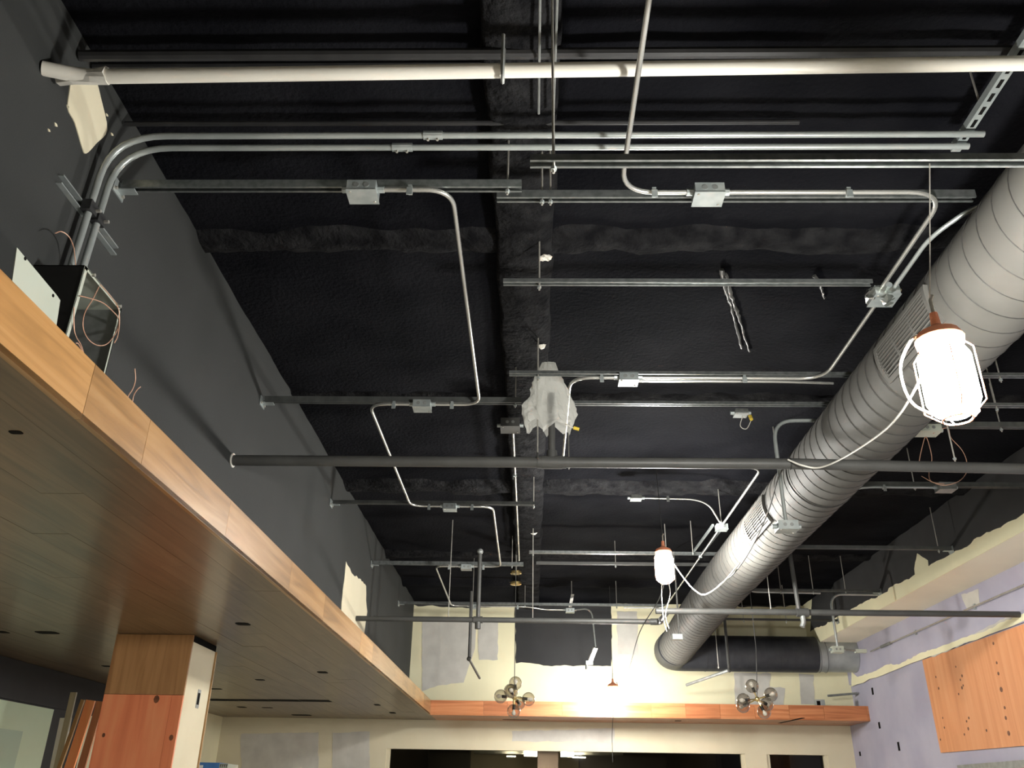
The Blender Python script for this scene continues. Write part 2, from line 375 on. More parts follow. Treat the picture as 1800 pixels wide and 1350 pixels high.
# cream lip above the plywood with ragged top on the upper right wall
LP = [(1497,1207),(1497,1180),(1508,1190),(1535,1181),(1560,1168),(1580,1168),(1620,1147),(1650,1138),(1690,1122),(1715,1115),(1745,1104),(1760,1094),(1800,1078),(1990,1005),(1990,1018),(1800,1091)]
coat('cream_band', LP, 'X', XR-.025, -1, 'cream', wall_ru)
for pts in ([(1630,1150),(1700,1120),(1790,1075),(1790,1085),(1700,1130),(1640,1155)], [(1690,1045),(1720,1035),(1722,1060),(1700,1070)]):
    coat('joint_compound', pts, 'X', XR-.025, -1, 'mud', wall_ru, .003)
for x, y, h in ((1534,1215,8), (1546,1275,7), (1580,1312,9), (1512,1325,5)):
    p = at(x, y, X=XR); mb = MB(); mb.box((XR-.004, p.y-.03, p.z-.006*h), (XR, p.y+.03, p.z+.006*h)); mb.build('wall_slot', 'black', wall_right, smooth=0)

# ------------------------------------------------------------------ wooden soffit on the left: planks and fascia boards
mb = MB(); mb.box((XL, YB, SZ+.02), (XF-.02, YD, ST-.005)); soff = struct('soffit_left', mb, 'blackm', smooth=0)
pitch_w = .178; nrow = int((XF-XL)/pitch_w)+1
meshes = {}
def plank(parent, c, d, mat, name='plank', ang=None):
    key = (tuple(round(v, 3) for v in d), mat)
    if key not in meshes:
        me = bpy.data.meshes.new(name); q = MB().cbox((0, 0, 0), d); e = .0015
        me.from_pydata(q.v, [], q.f); me.materials.append(M[mat]); meshes[key] = me
    o = bpy.data.objects.new(name, meshes[key]); COL.objects.link(o); o.parent = parent; o.location = Vector(c)-WL[parent]; WL[o] = Vector(c)
    return o
for r in range(nrow):
    x1 = XF-r*pitch_w; x0 = max(XL, x1-pitch_w+.0014)
    if x1-x0 < .03: continue
    y = .3 - random.choice((0, .3, .6, .9, 1.2))
    while y < YD-.05:
        L = random.choice((1.2, 1.5, 1.8, 2.1)); y2 = min(y+L, YD-.004)
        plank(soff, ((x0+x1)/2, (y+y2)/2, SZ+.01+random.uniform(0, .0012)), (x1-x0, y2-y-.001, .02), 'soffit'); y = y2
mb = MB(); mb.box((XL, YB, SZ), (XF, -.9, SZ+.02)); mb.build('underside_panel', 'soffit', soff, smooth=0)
fy = [-3.0, -.6, 1.0]+[at(x, y, X=XF).y for x, y in ((143,737),(247,820),(395,947))]
while fy[-1] < 11.6: fy.append(fy[-1]+random.choice((.62, .95, 1.2, 1.45)))
fy.append(YS-.02)
for a, b in zip(fy, fy[1:]):
    plank(soff, (XF-.01, (a+b)/2, (SZ+ST)/2-.0005), (.02, b-a-.0025, ST-SZ-.001), 'fascia', 'fascia_board')
# dark cut-outs in the underside
def hole(px, py, lx, ly, parent=soff):
    p = at(px, py, Z=SZ); mb = MB(); n = 10
    mb.prism([(p.x+math.copysign(abs(math.cos(a))**.5, math.cos(a))*lx/2, p.y+math.copysign(abs(math.sin(a))**.5, math.sin(a))*ly/2, SZ-.0015) for a in [2*math.pi*k/n+.2 for k in range(n)]], (0, 0, .003))
    return mb.build('cutout_hole', 'black', parent, smooth=0)
for h in ((28,760,.045,.03),(83,1112,.17,.12),(5,1111,.08,.10),(427,1097,.10,.10),(567,1182,.10,.13),(457,1195,.10,.10),(188,1171,.09,.10),(378,1211,.16,.10),(663,1239,.08,.2),(690,1253,.09,.22),(425,1243,.12,.18),(470,1244,.15,.1),(530,1257,.3,.2)):
    hole(*h)
p0 = at(366,1230,Z=SZ); p1 = at(582,1232,Z=SZ)
for k in range(4):
    a = p0.lerp(p1, k/4); b = p0.lerp(p1, (k+.97)/4); mb = MB(); mb.box((a.x, a.y-.12, SZ-.0015), (b.x, a.y+.12, SZ+.002)); mb.build('slot', 'black', soff, smooth=0)
# far soffit with orange boards
mb = MB(); mb.box((XF-.02, YS+.02, SZ+.02), (XR, YD, ST-.005)); soff2 = struct('soffit_far', mb, 'blackm', smooth=0)
xs = [XF-.02]
while xs[-1] < XR-.5: xs.append(xs[-1]+random.choice((.35, .5, .62, .8)))
xs.append(XR)
for a, b in zip(xs, xs[1:]):
    plank(soff2, ((a+b)/2, YS+.01, (SZ+ST)/2-.0005), (b-a-.003, .02, ST-SZ-.001), 'orange', 'fascia_board')
for r in range(5):
    y0 = YS+r*.178; y1 = min(y0+.175, YD)
    x = XF+.001
    while x < XR-.05:
        L = random.choice((1.1, 1.5, 1.9)); x2 = min(x+L, XR-.003); plank(soff2, ((x+x2)/2, (y0+y1)/2, SZ+.01), (x2-x-.003, y1-y0, .02), 'orangeu'); x = x2
for h in ((907,1265,.42,.1),(1192,1267,.1,.12)): hole(*h, parent=soff2)
a = at(1370,1271,Z=SZ); b = at(1412,1262,Z=SZ); MB().bar(a, b, .05, .006).build('slot', 'black', soff2, smooth=0)

# windows at the far wall
def window(name, x0, x1):
    t = tag(MB().box((x0, YD+.09, .9), (x1, YD+.095, WH)).build(name, 'win', smooth=0), kind='structure')
    f = MB(); f.box((x0, YD+.02, .9), (x0+.05, YD+.13, WH)); f.box((x1-.05, YD+.02, .9), (x1, YD+.13, WH)); f.box((x0, YD+.02, .9), (x1, YD+.13, .95))
    f.build('window_frame', 'cream2', t, smooth=0); return t
window('window_1', WA0, WA1); window('window_2', WB0, WB1)
# dim shop seen through the glass
mb = MB(); mb.box((-6, 18, 0), (7, 18.2, 3.4)); nb = struct('wall_beyond', mb, 'olive', smooth=0)
mb = MB(); mb.box((-6, YD+.15, 3.2), (7, 18.2, 3.4)); struct('ceiling_beyond', mb, 'dark', smooth=0)
mb = MB(); mb.box((-6, YD+.15, -.1), (7, 18.2, 0)); struct('floor_beyond', mb, 'dark', smooth=0)
for a, b, m_ in ((-1.9,-1.15,'dark'), (.12,.5,'mauve'), (.9,2.5,'dark'), (3.5,4.6,'dark'), (4.75,5.3,'mauve')):
    mb = MB(); mb.box((a, 17.2, 0), (b, 17.7, 3.2)); one('pillar', mb, m_, {'-1.9':'black pillar behind the glass nearest the left window edge','0.12':'mauve pillar behind the glass between the two lit fixtures','0.9':'wide black pillar behind the glass right of the lit fixtures','3.5':'black pillar seen through the small right window','4.75':'mauve pillar at the right edge of the small window'}[str(a)], 'pillar', 'pillars beyond the windows', smooth=0)
for (x0, x1, lab) in ((-1.0, .1, 'lit ceiling fixture behind the glass, left one of two'), (.52, 1.6, 'lit ceiling fixture behind the glass, right one of two')):
    t = thing('shop_light', ((x0+x1)/2, 16.4, 2.30), lab, 'light fixture', 'lights beyond the windows')
    mb = MB(); mb.box((x0, 16.2, 2.325), (x1, 16.6, 2.42)); mb.build('housing', 'galvdull', t, smooth=0)
    s_ = x1-.22 if x0 < 0 else x0
    mb = MB(); mb.box((s_, 16.19, 2.29), (s_+.22, 16.3, 2.40)); mb.build('lit_tube', 'strip', t, smooth=0)
    mb = MB(); mb.box((s_-(.3 if x0 < 0 else -.2), 16.1, 2.27), (s_+(-.15 if x0 < 0 else .42), 16.14, 2.285)); mb.build('lit_tube', 'strip', t, smooth=0)
    for x in (x0+.1, x1-.1): MB().cyl((x, 16.4, 2.42), (x, 16.4, 3.2), .006, 6).build('hanger_rod', 'rod', t)

# ------------------------------------------------------------------ column
CX0, CX1, CY0, CY1 = -3.18, -2.585, 6.66, 7.2
t = thing('column', ((CX0+CX1)/2, (CY0+CY1)/2, 0), 'wood-faced column with a cream side under the plank soffit', 'column')
mb = MB(); mb.box((CX0+.01, CY0+.02, 0), (CX1-.02, CY1, SZ-.002)); mb.build('core', 'blackm', t, smooth=0)
zj = 2.262
mb = MB(); mb.box((CX0, CY0, zj+.003), (CX1, CY0+.02, SZ-.002)); tag(mb.build('upper_board', 'colwood', t, smooth=0), 'brown wood board')
mb = MB(); mb.box((CX0, CY0, 0), (CX1-.085, CY0+.02, zj)); lb = tag(mb.build('lower_board', 'colred', t, smooth=0), 'reddish wood board')
mb = MB(); mb.box((CX1-.083, CY0, 0), (CX1, CY0+.02, zj)); tag(mb.build('edge_strip', 'colred', t, smooth=0), 'narrow reddish strip')
for x, z, s_ in ((-2.78, zj-.03, .022), (-3.12, 1.98, .012), (-2.62, 1.97, .016)):
    mb = MB(); mb.prism([(x+math.cos(a)*s_, CY0-.001, z+math.sin(a)*s_*1.3) for a in [k*math.pi/4 for k in range(8)]], (0, .002, 0)); mb.build('knot', 'knot', lb if x < -2.67 else t, smooth=0)
mb = MB(); mb.box((CX1-.02, CY0+.022, 0), (CX1, CY1-.02, SZ-.05)); sd = tag(mb.build('side_panel', 'cream2', t, smooth=0), 'cream drywall side')
mb = MB(); mb.box((CX1-.006, CY1-.018, 0), (CX1+.012, CY1, SZ-.05)); mb.build('corner_bead', 'board1', t, smooth=0)
mb = MB(); mb.box((CX1-.02, CY0+.022, SZ-.048), (CX1-.004, CY1, SZ-.002)); mb.build('top_gap', 'black', t, smooth=0)
mb = MB(); mb.box((CX1-.003, 6.94, 2.20), (CX1+.004, 7.0, 2.335)); ob = mb.build('wall_box', 'galvdull', sd, smooth=0)
mb = MB(); mb.box((CX1+.002, 6.945, 2.225), (CX1+.006, 6.985, 2.31)); mb.build('box_opening', 'black', sd, smooth=0)
# doorway and window in the lower left wall, boards leaning there
mb = MB(); mb.box((XL, 3.0, 2.36), (XL+.06, YD-3.2, SZ-.002)); hd = struct('trim_2', mb, 'header', smooth=0)
mb = MB(); mb.box((XL, 7.6, 0), (XL+.04, 9.75, 2.36)); dr = struct('door_1', mb, 'header', smooth=0)
mb = MB(); mb.box((XL+.035, 7.9, .3), (XL+.05, 9.02, 2.345)); pn = mb.build('door_pane', 'greenpane', dr, smooth=0)
mb = MB(); mb.box((XL+.048, 7.6, .3), (XL+.054, 8.55, 2.11)); mb.build('pane_reflection', 'greenpane2', dr, smooth=0)  # no real sheet: the reflection in the pane, added as a thin box
mb = MB(); mb.box((XL, 7.2, 0), (XL+.05, 7.58, 2.5)); mb.build('door_jamb', 'cream2', dr, smooth=0)
mb = MB(); mb.box((-4.82, 11.5, 0), (-4.74, 11.9, SZ-.01)); struct('trim_3', mb, 'header', smooth=0)
for (tx, ty), (bx, by), w_, m_, lab in (((130,1217),(100,1350),.05,'board0','pale cream board leaning left of the column, tallest one'), ((116,1262),(98,1350),.09,'whitep','grey-white panel leaning beside the doorway'),
        ((146,1230),(104,1350),.03,'board1','thin tan board leaning left of the orange one'), ((160,1231),(122,1350),.075,'board2','bright orange board leaning left of the column'),
        ((177,1233),(143,1350),.06,'board3','rust coloured board leaning right against the column')):
    Y_ = {'board0': 7.45, 'whitep': 7.5, 'board1': 7.42, 'board2': 7.36, 'board3': 7.3}[m_]
    a = at(tx, ty, Y=Y_); b = at(bx, by, Y=Y_); d = (a-b).normalized(); low = b - d*(b.z/d.z)
    mb = MB(); mb.bar(low, a, w_, .02, (0, 1, 0)); one('leaning_board', mb, m_, lab, 'board', 'boards leaning by the column', smooth=0)
# blue printed carton on a shelf stack beyond the column
p = at(345,1340,Y=11); q = at(398,1342,Y=11)
t = thing('blue_carton', ((p.x+q.x)/2-.1, 11.2, 1.2), 'blue printed carton just right of the column at the bottom', 'carton')
mb = MB(); mb.box((p.x-.35, 11, 1.2), (q.x-.08, 11.4, p.z)); mb.build('carton_body', 'blue', t, smooth=0)
mb = MB(); mb.box((q.x-.08, 11, 1.2), (q.x+.02, 11.4, p.z-.01)); mb.build('carton_end', 'cover', t, smooth=0)
mb = MB(); mb.box((p.x-.3, 10.996, p.z-.06), (p.x+.09, 11, p.z-.03)); mb.build('white_stripe', 'whitep', t, smooth=0)
for k in range(4):
    mb = MB(); x = q.x-.07+k*.024; mb.box((x, 10.996, p.z-.05), (x+.006, 11, p.z-.018)); mb.box((x, 10.996, p.z-.026), (x+.016, 11, p.z-.018)); mb.build('printed_letter', 'blackm', t, smooth=0)
mb = MB(); mb.box((p.x-.45, 10.95, 1.16), (q.x+.1, 11.45, 1.2))
for x in (p.x-.43, q.x+.06):
    for y in (10.97, 11.4): mb.box((x, y, 0), (x+.03, y+.03, 1.16))
one('shelf_rack', mb, 'galvdull', 'low rack carrying the blue carton beside the column', 'rack', smooth=0)

# ------------------------------------------------------------------ plywood and right wall things
t = thing('plywood_panel', (XR-.012, 9.98, 2.17), 'orange knotty plywood sheet fixed to the lavender wall', 'plywood')
mb = MB(); mb.prism([(XR-.02, 11.20, 3.245), (XR-.02, 11.17, 2.18), (XR-.02, 8.6, 2.15), (XR-.02, 8.6, 3.245)], (.018, 0, 0)); mb.build('sheet', 'ply', t, smooth=0)
for x, y, s_ in ((1645,1190,1.6),(1650,1210,2),(1691,1188,2),(1688,1195,1.6),(1693,1205,1.6),(1691,1209,2.2),(1685,1220,1.6),(1746,1131,2),(1752,1165,1.8),(1755,1184,2.2),(1760,1212,3.2),(1766,1244,2),(1768,1262,2.4),(1773,1289,3),(1657,1262,1.4),(1660,1279,1.6),(1703,1262,1.8),(1699,1268,1.6),(1702,1281,2.2),(1695,1291,1.6),(1734,1284,1.8),(1680,1172,1.4),(1653,1300,1.6)):
    p = at(x, y, X=XR-.021); r_ = s_*10.5/1500
    mb = MB(); mb.prism([(XR-.0215, p.y+math.cos(a)*r_*1.3, p.z+math.sin(a)*r_*1.2) for a in [k*math.pi/4 for k in range(8)]], (.002, 0, 0)); mb.build('knot', 'knot', t, smooth=0)
p = at(1690,1347,X=XR); mb = MB(); mb.box((XR-.05, 8.2, 1.6), (XR-.002, p.y, p.z+.01)); nt_ = one('wall_frame', mb, 'galvdull', 'grey framed opening on the lavender wall below the plywood', 'frame', smooth=0)
mb = MB(); mb.box((XR-.055, 8.25, 1.65), (XR-.048, p.y-.15, p.z-.06)); mb.build('inset', 'board3', nt_, smooth=0)
# conduit along the right wall
t = thing('electrical_conduit', (4.84, 10, 3.58), 'long bright conduit running along the lavender wall under the bulkhead', 'conduit', 'electrical conduits')
MB().tube([(4.85, 12.75, 3.585), (4.85, 12.3, 3.585), (4.85, 4.0, 3.575)], .011).build('pipe', 'emt', t)
MB().cyl((4.85, 12.35, 3.585), (4.85, 12.0, 3.584), .019).build('coupling', 'galvdull', t)
for y in (11.2, 9.6): mb = MB(); mb.cbox((4.864, y, 3.583), (.022, .03, .06)); mb.build('strap', 'galv', t)

# ------------------------------------------------------------------ struts
SH = {}
def strut_mesh(x0, x1, y, z, h, w_=.041):
    tk, lip = .0028, .0095; hw = w_/2; hh = h/2
    pr = [(-hw+lip,-hh),(-hw,-hh),(-hw,hh),(hw,hh),(hw,-hh),(hw-lip,-hh),(hw-lip,-hh+tk*2),(hw-tk,-hh+tk*2),(hw-tk,hh-tk),(-hw+tk,hh-tk),(-hw+tk,-hh+tk*2),(-hw+lip,-hh+tk*2)]
    mb = MB(); n = len(pr)
    mb.v = [Vector((x, y+a, z+b)) for x in (x0, x1) for a, b in pr]
    for i in range(n): j = (i+1) % n; mb.f.append((i, j, n+j, n+i))
    for o in (0, n): mb.f += [(o+0,o+1,o+10,o+11),(o+1,o+2,o+9,o+10),(o+2,o+3,o+8,o+9),(o+3,o+4,o+7,o+8),(o+4,o+5,o+6,o+7)]
    return mb
def rod(parent, x, y, z0, z1=CZ-.02, nut=True):
    r = MB().cyl((x, y, z0), (x, y, z1), .0048, 6).build('hanger_rod', 'rod', parent)
    if nut:
        MB().cyl((x, y, z0+.012), (x, y, z0+.024), .011, 6).build('nut', 'galv', r)
    return r
def bracket(parent, p, s_=1):
    mb = MB(); x, y, z = p
    mb.box((x, y-.05, z-.05), (x+.006*s_, y+.05, z+.02)); mb.box((x, y-.022, z-.028), (x+.085*s_, y+.022, z-.022)); b = mb.build('end_bracket', 'galv', parent, smooth=0)
    for dy in (-.034, .034): MB().cyl((x+.006*s_, y+dy, z-.03), (x+.016*s_, y+dy, z-.03), .008, 6).build('bolt', 'rod', b)
def strut(label, x0, x1, y, z, h=.041, rods=(), brk=0, mat='strutm', ztop=CZ-.02):
    t = thing('strut_channel', ((x0+x1)/2, y, z), label, 'channel', 'strut channels under the ceiling')
    strut_mesh(x0, x1, y, z, h).build('channel', mat, t, smooth=0)
    for x in rods: rod(t, x, y, z-.05, CZ-.075 if -.2 < x < .14 else ztop)
    if brk: bracket(t, (XW+.001 if brk < 0 else XB-.015, y, z-h/2+.015), 1 if brk < 0 else -1)
    return t
Y1, Y2, Y3, Y4, Y5 = 3.08, 5.40, 7.69, 9.98, 12.25; Z1 = 4.10
xat = lambda px, py, z=Z1: at(px, py, Z=z).x
strut('channel from the black wall carrying the nearest left junction box', XW+.02, xat(917,330), Y1, Z1, .041, (xat(892,320),), -1)
strut('channel across the middle carrying the box beside the top right bend', xat(873,335), 2.0, Y1+.075, Z1, .041, (xat(953,335), xat(968,330)))
strut('channel from the black wall at the second box of the left conduit', XW+.02, xat(917,705), Y2, Z1, .041, (xat(906,705),), -1, 'strutd')
strut('bare channel behind the plastic bag running right to the duct', xat(930,710), XB-.02, Y2+.03, Z1, .022, (3.2,))
strut('channel from the black wall at the third box of the left conduit', XW+.02, xat(940,886), Y3, Z1, .03, (xat(938,886),), -1, 'strutd')
strut('channel from the black wall at the fourth box of the left conduit', XW+.02, xat(920,990), Y4, Z1, .041, (xat(900,990),), -1)
strut('farthest channel from the black wall above the far dark pipe', XW+.02, 1.9, Y5, Z1, .03, (xat(923,1068), 1.2), -1)
strut('low channel at the top crossing under the duct', at(932,283,Z=3.5).x, 3.1, 2.215, 3.5, .026, (at(973,283,Z=3.5).x, 2.9))
strut('channel ending at the box beside the upper duct grille', xat(885,500), xat(1528,503), 3.88, Z1, .022, (xat(948,500),))
strut('channel passing in front of the plastic bag', xat(895,655), XB-.02, 4.97, Z1, .022, (xat(946,655), 3.0))
strut('short channel hidden behind the large dark pipe', .1, 2.1, 6.62, Z1, .022, (.3, at(1360,760,Y=6.62).x))
strut('bright channel passing the middle work lamp', xat(930,967), 2.2, 9.43, Z1, .03, (xat(937,967), 1.5))
strut('channel right of the duct beside the near work lamp', 2.75, XB-.02, 5.78, Z1, .041, (3.4,), 1, 'strutd')
strut('channel right of the duct just below the large pipe', 2.6, XB-.02, 7.08, Z1, .041, (3.3,), 1, 'strutd')
strut('channel meeting the cream bulkhead near its black notch', 2.7, XB-.02, 8.75, 4.0, .035, (at(1665,965,Z=4).x-.1,), 1, 'strutd')
strut('thin channel meeting the bulkhead above the small conduit bend', 2.75, XB-.02, 10.75, 4.0, .025, (3.1, 3.5, 3.9), 1, 'strutd')
strut('painted channel above the charcoal cross duct', 2.7, XB-.02, 12.4, 3.95, .025, (3.0, 3.6), 1, 'pipe')
strut('black painted channel beyond the fourth left box', .05, 2.6, 10.15, 4.16, .03, (1.0,), 0, 'pipe')
# slotted channel along the duct at the upper right
t = thing('slotted_channel', (1.87, 2.2, 4.222), 'slotted steel channel at the top right beside the duct', 'channel')
mb = MB(); mb.box((1.855, .8, 4.222), (1.896, 3.0, 4.225)); mb.box((1.855, .8, 4.225), (1.858, 3.0, 4.257)); mb.box((1.893, .8, 4.225), (1.896, 3.0, 4.257)); mb.build('channel', 'galv', t, smooth=0)
for k in range(26): mb = MB(); y = 1.0+k*.075; mb.box((1.868, y, 4.2205), (1.883, y+.045, 4.2225)); mb.build('slot', 'black', t, smooth=0)
for y in (1.5, 2.75): rod(t, 1.875, y, 4.23)

# ------------------------------------------------------------------ conduits and boxes
ZC = 4.063; RC = .0115
def strap(parent, x, y, z=ZC, along='X', r=RC):
    mb = MB(); a, b = (.018, .03) if along == 'X' else (.03, .018)
    mb.box((x-a/2, y-b/2-.002, z-r-.006), (x+a/2, y+b/2+.002, z+r+.004))
    mb.box((x-a/2-.004, y-b/2-.006, z-r-.03), (x+a/2+.004, y-b/2-.001, z-r+.01)) if along == 'X' else mb.box((x-a/2-.006, y-b/2, z-r-.03), (x-a/2-.001, y+b/2, z-r+.01))
    mb.build('strap', 'galv', parent, smooth=0)
def conduit(label, pts, straps=(), rad=.13, r=RC, mat='emt', couplings=()):
    c = sum((Vector(p) for p in pts), Vector())/len(pts)
    t = thing('electrical_conduit', c, label, 'conduit', 'electrical conduits')
    MB().tube(fillet(pts, rad, 8), r, 10).build('pipe', mat, t, smooth=60)
    for s_ in straps: strap(t, *s_)
    for a, b in couplings:
        cp = MB().cyl(a, b, r+.005, 10).build('coupling', 'galv', t)
        d = (Vector(b)-Vector(a)).normalized()
        for f_ in (.25, .75):
            p = Vector(a).lerp(Vector(b), f_); MB().cyl(p-Vector((0, .0, r+.014)), p, .006, 6).build('set_screw', 'rod', cp)
    return t
def jbox(label, x, y, z=ZC, s_=.12, dy=.10, h=.058, ends='X', mat='galv'):
    t = thing('junction_box', (x, y, z-h/2), label, 'junction box', 'steel junction boxes')
    zc = z
    if z == ZC: z = ZC-.012; h = .052
    b = MB().cbox((x, y, z), (s_, dy, h)).build('box_body', mat, t, smooth=0)
    c = MB().cbox((x, y, z-h/2-.0015), (s_+.006, dy+.006, .003)).build('cover_plate', mat, t, smooth=0)
    for sx, sy in ((-1, -1), (1, 1)): MB().cyl((x+sx*s_*.38, y+sy*dy*.36, z-h/2-.006), (x+sx*s_*.38, y+sy*dy*.36, z-h/2-.003), .006, 6).build('screw', 'rod', c)
    for sx in (-.5, .5):                                            # knock-outs on the front
        MB().cyl((x+sx*.045, y-dy/2-.002, z), (x+sx*.045, y-dy/2, z), .013, 10).build('knockout', 'galvdull', b)
    for s2 in (-1, 1):
        d = Vector((s2, 0, 0)) if ends == 'X' else Vector((0, s2, 0)); e = s_/2 if ends == 'X' else dy/2
        p = Vector((x, y, zc)) + d*e; MB().cyl(p, p+d*.03, .0165, 8).build('connector', 'galv', t)
    return t
xa = lambda px, py: at(px, py, Z=ZC).x
LX, RX = -1.14, -.368
bx = [xa(640,338), xa(743,712), xa(792,893), xa(820,996), xa(833,1066)]
YY = [Y1, Y2, Y3, Y4, Y5]
for k, lab in enumerate(('junction box nearest the camera on the left conduit run', 'second junction box of the left run, above the large dark pipe', 'third junction box of the left run, below the large dark pipe', 'fourth junction box of the left run, near the far wall', 'farthest small junction box of the left run')):
    jbox(lab, bx[k], YY[k]-(.02 if k < 4 else 0), s_=.13 if k == 0 else .12)
cy = [y-.02 for y in YY]
conduit('conduit from the nearest left box bending and dropping back to the second', [(bx[0]+.06, cy[0], ZC), (RX, cy[0], ZC), (RX, cy[1], ZC), (bx[1]+.06, cy[1], ZC)], [(xa(722,338), cy[0]), (xa(795,712), cy[1])])
conduit('zigzag conduit between the second and third left boxes', [(bx[1]-.06, cy[1], ZC), (LX, cy[1], ZC), (LX, cy[2], ZC), (bx[2]-.06, cy[2], ZC)], [(xa(693,711), cy[1]), (xa(754,888), cy[2])])
conduit('conduit between the third and fourth left boxes', [(bx[2]+.06, cy[2], ZC), (RX, cy[2], ZC), (RX, cy[3], ZC), (bx[3]+.06, cy[3], ZC)], [(xa(830,890), cy[2]), (xa(850,996), cy[3])])
conduit('zigzag conduit between the fourth and farthest left boxes', [(bx[3]-.06, cy[3], ZC), (LX, cy[3], ZC), (LX, cy[4], ZC), (bx[4]-.06, cy[4], ZC)], [(xa(790,996), cy[3])])
b6 = at(1002,1072,Z=ZC)
conduit('far conduit running right from the farthest left box', [(bx[4]+.06, Y5, ZC), (-.05, Y5, ZC), (.2, b6.y, ZC), (b6.x-.05, b6.y, ZC)], [(-.2, Y5)])
jbox('small junction box at the far wall under a slotted hanger', b6.x, b6.y)
t = thing('box_hanger', (b6.x, b6.y, ZC), 'slanted slotted hanger above the small far junction box', 'hanger'); rod(t, b6.x+.02, b6.y-.16, 4.22)
MB().bar((b6.x+.03, b6.y-.22, 4.24), (b6.x, b6.y-.06, 4.09), .045, .006).build('plate', 'emt', t, smooth=0)
# right run
b7 = xa(1242,345); b8 = at(1545,517,Z=ZC); b9 = xa(1103,668); RX2 = 1.87
conduit('conduit entering from the top edge and bending right to the box', [(.39, -.5, ZC), (.39, Y1, ZC), (b7-.06, Y1, ZC)], [(xa(1148,345), Y1)], .16)
jbox('junction box at the top right on the channel', b7, Y1, s_=.13)
conduit('conduit from the top right box curving toward the duct grille', [(b7+.06, Y1, ZC), (RX2-.03, Y1, ZC), (RX2-.03, b8.y-.05, ZC)], [(xa(1488,342), Y1)], .17)
conduit('parallel conduit beside the duct ending at the bagged box', [(2.25, 3.25, ZC+.09), (2.06, 3.25, ZC+.06), (RX2+.035, 3.42, ZC), (RX2+.035, b8.y-.05, ZC)], (), .1, RC, 'emtgrey')
jbox('plastic-wrapped junction box at the end of the channel by the duct', RX2, b8.y, s_=.13, dy=.13, ends='Y')
mb = MB(); mb.sphere((RX2, b8.y, ZC+.005), .1, 14, 9, (.95, .95, .55))
for v in mb.v: v += Vector((noise.noise(v*31), noise.noise(v*31+Vector((5, 0, 0))), noise.noise(v*31+Vector((0, 5, 0)))))*.02
one('plastic_wrap', mb, 'clear', 'clear plastic wrapped around the box by the duct', 'plastic', smooth=0)
conduit('conduit from the bagged box bending left onto the long channel', [(RX2, b8.y+.065, ZC), (RX2, 4.95, ZC), (b9+.06, 4.95, ZC)], [(xa(1308,664), 4.95)], .16)
jbox('junction box right of the plastic bag', b9, 4.95)
conduit('second conduit below the long channel right of the bag', [(b9+.06, 4.99, ZC-.004), (xa(1380,664), 4.99, ZC-.004), (1.95, 5.02, ZC)], (), .1, .009)
b10 = at(1265,925,Z=ZC)
conduit('conduit bending down past the bag behind the dark pipe to the duct side', [(b9-.06, 4.95, ZC), (.243, 4.95, ZC), (.243, 6.58, ZC), (RX2, 6.58, ZC), (RX2, b10.y-.05, ZC)], [(xa(1057,666), 4.95)], .15)
jbox('junction box with slanted braces beside the duct', RX2, b10.y, s_=.11, dy=.10, ends='Y')
b11 = at(1118,875,Z=4.2)
conduit('thin conduit curving from the flat ceiling box to the braced box', [(b11.x+.05, b11.y, 4.2), (RX2-.22, b11.y, 4.19), (RX2-.01, b10.y-.05, ZC)], [(b11.x+.3, b11.y, 4.2)], .2, .009)
jbox('flat pale box on the ceiling above the middle work lamp', b11.x, b11.y, 4.2, .1, .1, .035, mat='galvdull')
conduit('conduit from the braced box running beside the duct to the far wall', [(RX2, b10.y+.05, ZC), (RX2, Y5-.02, ZC), (1.3, Y5, ZC)], [(RX2, 9.4, ZC, 'Y')], .2)
t = thing('brace_strut', (RX2-.03, 8.9, ZC), 'slanted twin brace channel under the braced box beside the duct', 'channel')
for dx in (-.07, .04): MB().bar((RX2+dx, b10.y+.05, 4.09), (RX2+dx, 9.5, 4.12), .02, .02).build('rail', 'galv', t, smooth=0)
rod(t, RX2-.02, b10.y-.1, 4.05); rod(t, RX2-.1, 9.3, 4.05)
# far drop with fitting
p = at(1045,1090,Y=12.3); q = at(1047,1137,Y=12.3)
conduit('far conduit bending down over the black wall patch', [(b6.x+.05, b6.y, ZC), (at(1040,1078,Y=12.3).x, 12.3, ZC), (q.x, 12.3, q.z)], (), .15, .0115, 'emtgrey')
a = at(1047,1138,Y=12.32); b = at(1036,1165,Y=12.5)
t = thing('conduit_body', b, 'silver slanted conduit fitting on the black wall patch', 'fitting')
MB().bar(a, b, .06, .03).build('body', 'emt', t); MB().cbox(b, (.1, .06, .05)).build('end_box', 'galv', t); MB().cyl(b-V(.04, 0, .09), b-V(.04, 0, .02), .018).build('nipple', 'emt', t)
# trunk conduits to the open box
for dz, yy, xe, lab, cp in ((4.2, 2.862, 1.93, 'upper of the two large trunk conduits bending down the black wall', (745, 778, 240)), (4.2, 2.938, 1.9, 'lower of the two large trunk conduits bending down the black wall', (690, 725, 260))):
    x0 = at(cp[0], cp[2], Z=dz).x; x1 = at(cp[1], cp[2], Z=dz).x
    conduit(lab, [(xe, yy, dz), (XW+.045, yy, dz), (XW+.045, yy-.03, 3.40)], (), .24, .0150, 'emtgrey', [((x0, yy, dz), (x1, yy, dz))])
t = thing('wall_strut', (XW+.02, 2.9, 3.78), 'short wall channel clamping the two trunk conduits', 'channel')
MB().box((XW+.001, 2.66, 3.775), (XW+.025, 3.16, 3.781)).build('channel', 'galv', t, smooth=0); MB().box((XW+.001, 2.66, 3.812), (XW+.025, 3.16, 3.818)).build('rail', 'galv', t, smooth=0)
